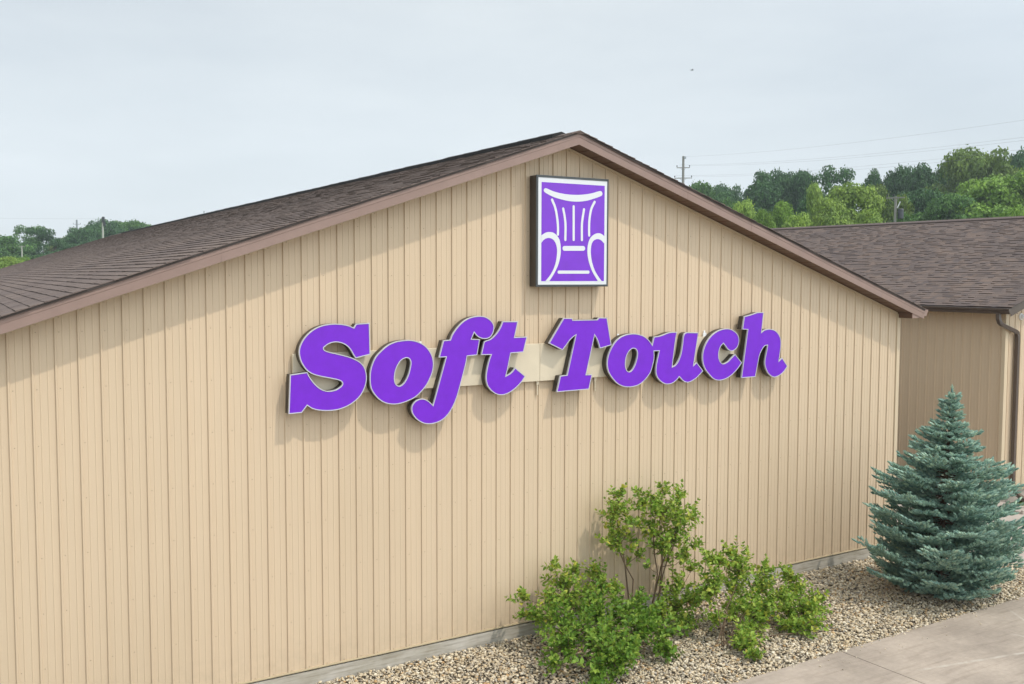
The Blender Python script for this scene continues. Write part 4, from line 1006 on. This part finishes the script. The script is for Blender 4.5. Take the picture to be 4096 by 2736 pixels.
# ---------------------------------------------------------------- utility poles and lines
def pole(name, label, x, y, h, r0, r1, arms, m_=None, group=None, rot=0.0, top=None):
    root = empty(name, (x, y, -.16)); tag(root, label, 'utility pole', group)
    b = MB(); b.tube([(x, y, -.2), (x, y, h*.5), (x, y, h)], [r0, (r0+r1)/2, r1], 10); b.build('mast', m_ or M['pole_wood'], root)
    ca, sa = math.cos(rot), math.sin(rot)
    for z, half, ins in arms:
        b = MB(); P = lambda u, dz, o=0: (x+u*ca-o*sa, y+u*sa+o*ca, z+dz)
        b.loft([[P(u, -.05, -.16), P(u, .05, -.16), P(u, .05, -.06), P(u, -.05, -.06)] for u in (-half, half)])
        for s in (-1, 1): b.tube([P(s*half*.45, 0, -.11), P(0, -.42, -.11)], .018, 5)
        am = b.build('crossarm', M['steel'] if m_ is M['steel'] else M['pole_wood'], root)
        for u in ins:
            b = MB(); b.tube([P(u*half, .05, -.11), P(u*half, .14, -.11), P(u*half, .16, -.11), P(u*half, .30, -.11), P(u*half, .31, -.11)], [.02, .02, .075, .085, .03], 8)
            b.build('insulator', M['insul'], am)
    return root
PR = pole('utility_pole', 'grey two-arm power pole standing alone above the right-hand roof slope', 92.56, 92.43, 21.05, .28, .16, [(19.5, .88, (-.95, .95)), (18.1, 1.18, (-.95, .95))], group='utility poles', rot=-.74)
b = MB(); b.box(92.50, 92.85, 92.2, 92.4, 20.7, 21.0); b.build('pole_top_bracket', M['steel'], PR)
PA = pole('utility_pole', 'thick plain pole without crossarms behind the left roof slope', 26.11, 135.93, 12.6, .15, .13, [], M['pole_pale'], group='utility poles')
b = MB(); b.box(26.0, 26.35, 135.7, 135.9, 12.0, 12.75); b.box(26.15, 26.45, 135.7, 135.9, 11.5, 12.1); b.build('pole_top_bracket', M['insul'], PA)
pole('utility_pole', 'slim pole with three crossarms left of the thick plain pole', 46.97, 284.55, 19.5, .34, .24, [(18.3, .95, (-.95, .95)), (17.1, 1.2, (-.95, .95)), (15.86, .95, ()), (13.1, 1.1, (.9,))], M['steel'], group='utility poles', rot=-.2)
pole('utility_pole', 'short pale pole with a single crossarm at the far left, among the trees', 24.22, 206.97, 10.35, .17, .13, [(10.2, .58, (-.9, .9))], M['pole_pale'], group='utility poles', rot=-.2)
pole('utility_pole', 'tip of a thin pole just showing over the ridge of the main roof', 52.55, 181.09, 16.8, .12, .09, [], M['steel'], group='utility poles')
PT = pole('utility_pole', 'pole with a dark transformer in front of the trees above the wing roof', 74.9, 45.38, 11.9, .15, .11, [(11.78, .75, (-.9, -.2))], group='utility poles', rot=-1.1)
b = MB(); rg_ = lambda z, r: [(74.99+.14+r*math.cos(a*math.pi/6), 45.0+r*math.sin(a*math.pi/6), z) for a in range(12)]
b.loft([rg_(9.95, .22), rg_(9.98, .25), rg_(10.75, .25), rg_(10.82, .2)]); tr_ = b.build('transformer', M['trafo'], PT)
b = MB(); b.tube([(74.93, 45.2, 10.9), (75.05, 45.0, 11.45)], .05, 6); b.build('fuse_bracket', M['white_plastic'], PT)
def line(a, c, sag, label, r=.006, k=14):
    a, c = Vector(a), Vector(c); b = MB()
    b.tube([a.lerp(c, i/k)-Vector((0, 0, sag*4*(i/k)*(1-i/k))) for i in range(k+1)], r, 4)
    return tag(b.build('power_line', M['wire']), label, 'power line', 'overhead power lines')
line((92.15, 92.81, 19.88), (69.06, 26.76, 14.95), .55, 'upper wire of the top pair running right from the lone power pole')
line((93.2, 91.87, 19.78), (69.06, 26.75, 14.72), .55, 'lower wire of the top pair running right from the lone power pole')
line((91.7, 93.2, 18.48), (69.07, 26.73, 14.12), .6, 'upper wire of the low pair running right from the lone power pole')
line((93.4, 91.66, 18.36), (69.08, 26.72, 13.85), .6, 'lower wire of the low pair running right from the lone power pole')
line((92.7, 92.35, 21.0), (69.04, 26.79, 16.2), .5, 'topmost faint wire running right from the tip of the lone power pole')
line((26.11, 135.8, 12.5), (7.91, 138.16, 12.25), .1, 'thin wire from the thick plain pole to the left picture edge')
line((26.13, 135.8, 11.2), (25.95, 105.33, 9.5), .1, 'wire from the thick plain pole down to the right behind the ridge')

# ---------------------------------------------------------------- a bird far up
bird = empty('bird', (39.32, 32.72, 16.81)); tag(bird, 'tiny dark bird flying alone in the pale sky right of the roof peak', 'bird')
b = MB(); bx_, by_, bz_ = 39.32, 32.72, 16.81
b.tube([(bx_-.085, by_+.03, bz_), (bx_-.05, by_+.02, bz_+.004), (bx_, by_, bz_), (bx_+.05, by_-.02, bz_+.012), (bx_+.075, by_-.03, bz_+.012), (bx_+.09, by_-.035, bz_+.008)], [.006, .02, .026, .018, .014, .003], 8)
for s in (-1, 1):
    b.add([(bx_+.03, by_, bz_+.01), (bx_-.03, by_, bz_+.01), (bx_-.05+s*.02, by_+s*.10, bz_+.045), (bx_-.02+s*.02, by_+s*.17, bz_+.035), (bx_+.02+s*.02, by_+s*.09, bz_+.045)], [(0, 1, 2, 3, 4)])
b.add([(bx_-.08, by_+.03, bz_), (bx_-.14, by_+.02, bz_), (bx_-.135, by_+.065, bz_)], [(0, 1, 2)])
b.build('body', M['insul'], bird)

# ---------------------------------------------------------------- summer haze
hb = MB(); hb.box(-250, 420, -60, 520, -1.2, 45)
hm = bpy.data.materials.new('thin_haze'); hm.use_nodes = True; ht = hm.node_tree; ht.nodes.clear()
ho = ht.nodes.new('ShaderNodeOutputMaterial'); hv = ht.nodes.new('ShaderNodeVolumePrincipled')
hv.inputs['Color'].default_value = (.80, .88, .95, 1); hv.inputs['Density'].default_value = .00042; hv.inputs['Anisotropy'].default_value = .2
ht.links.new(hv.outputs[0], ho.inputs['Volume'])
tag(hb.build('haze', hm), kind='stuff')
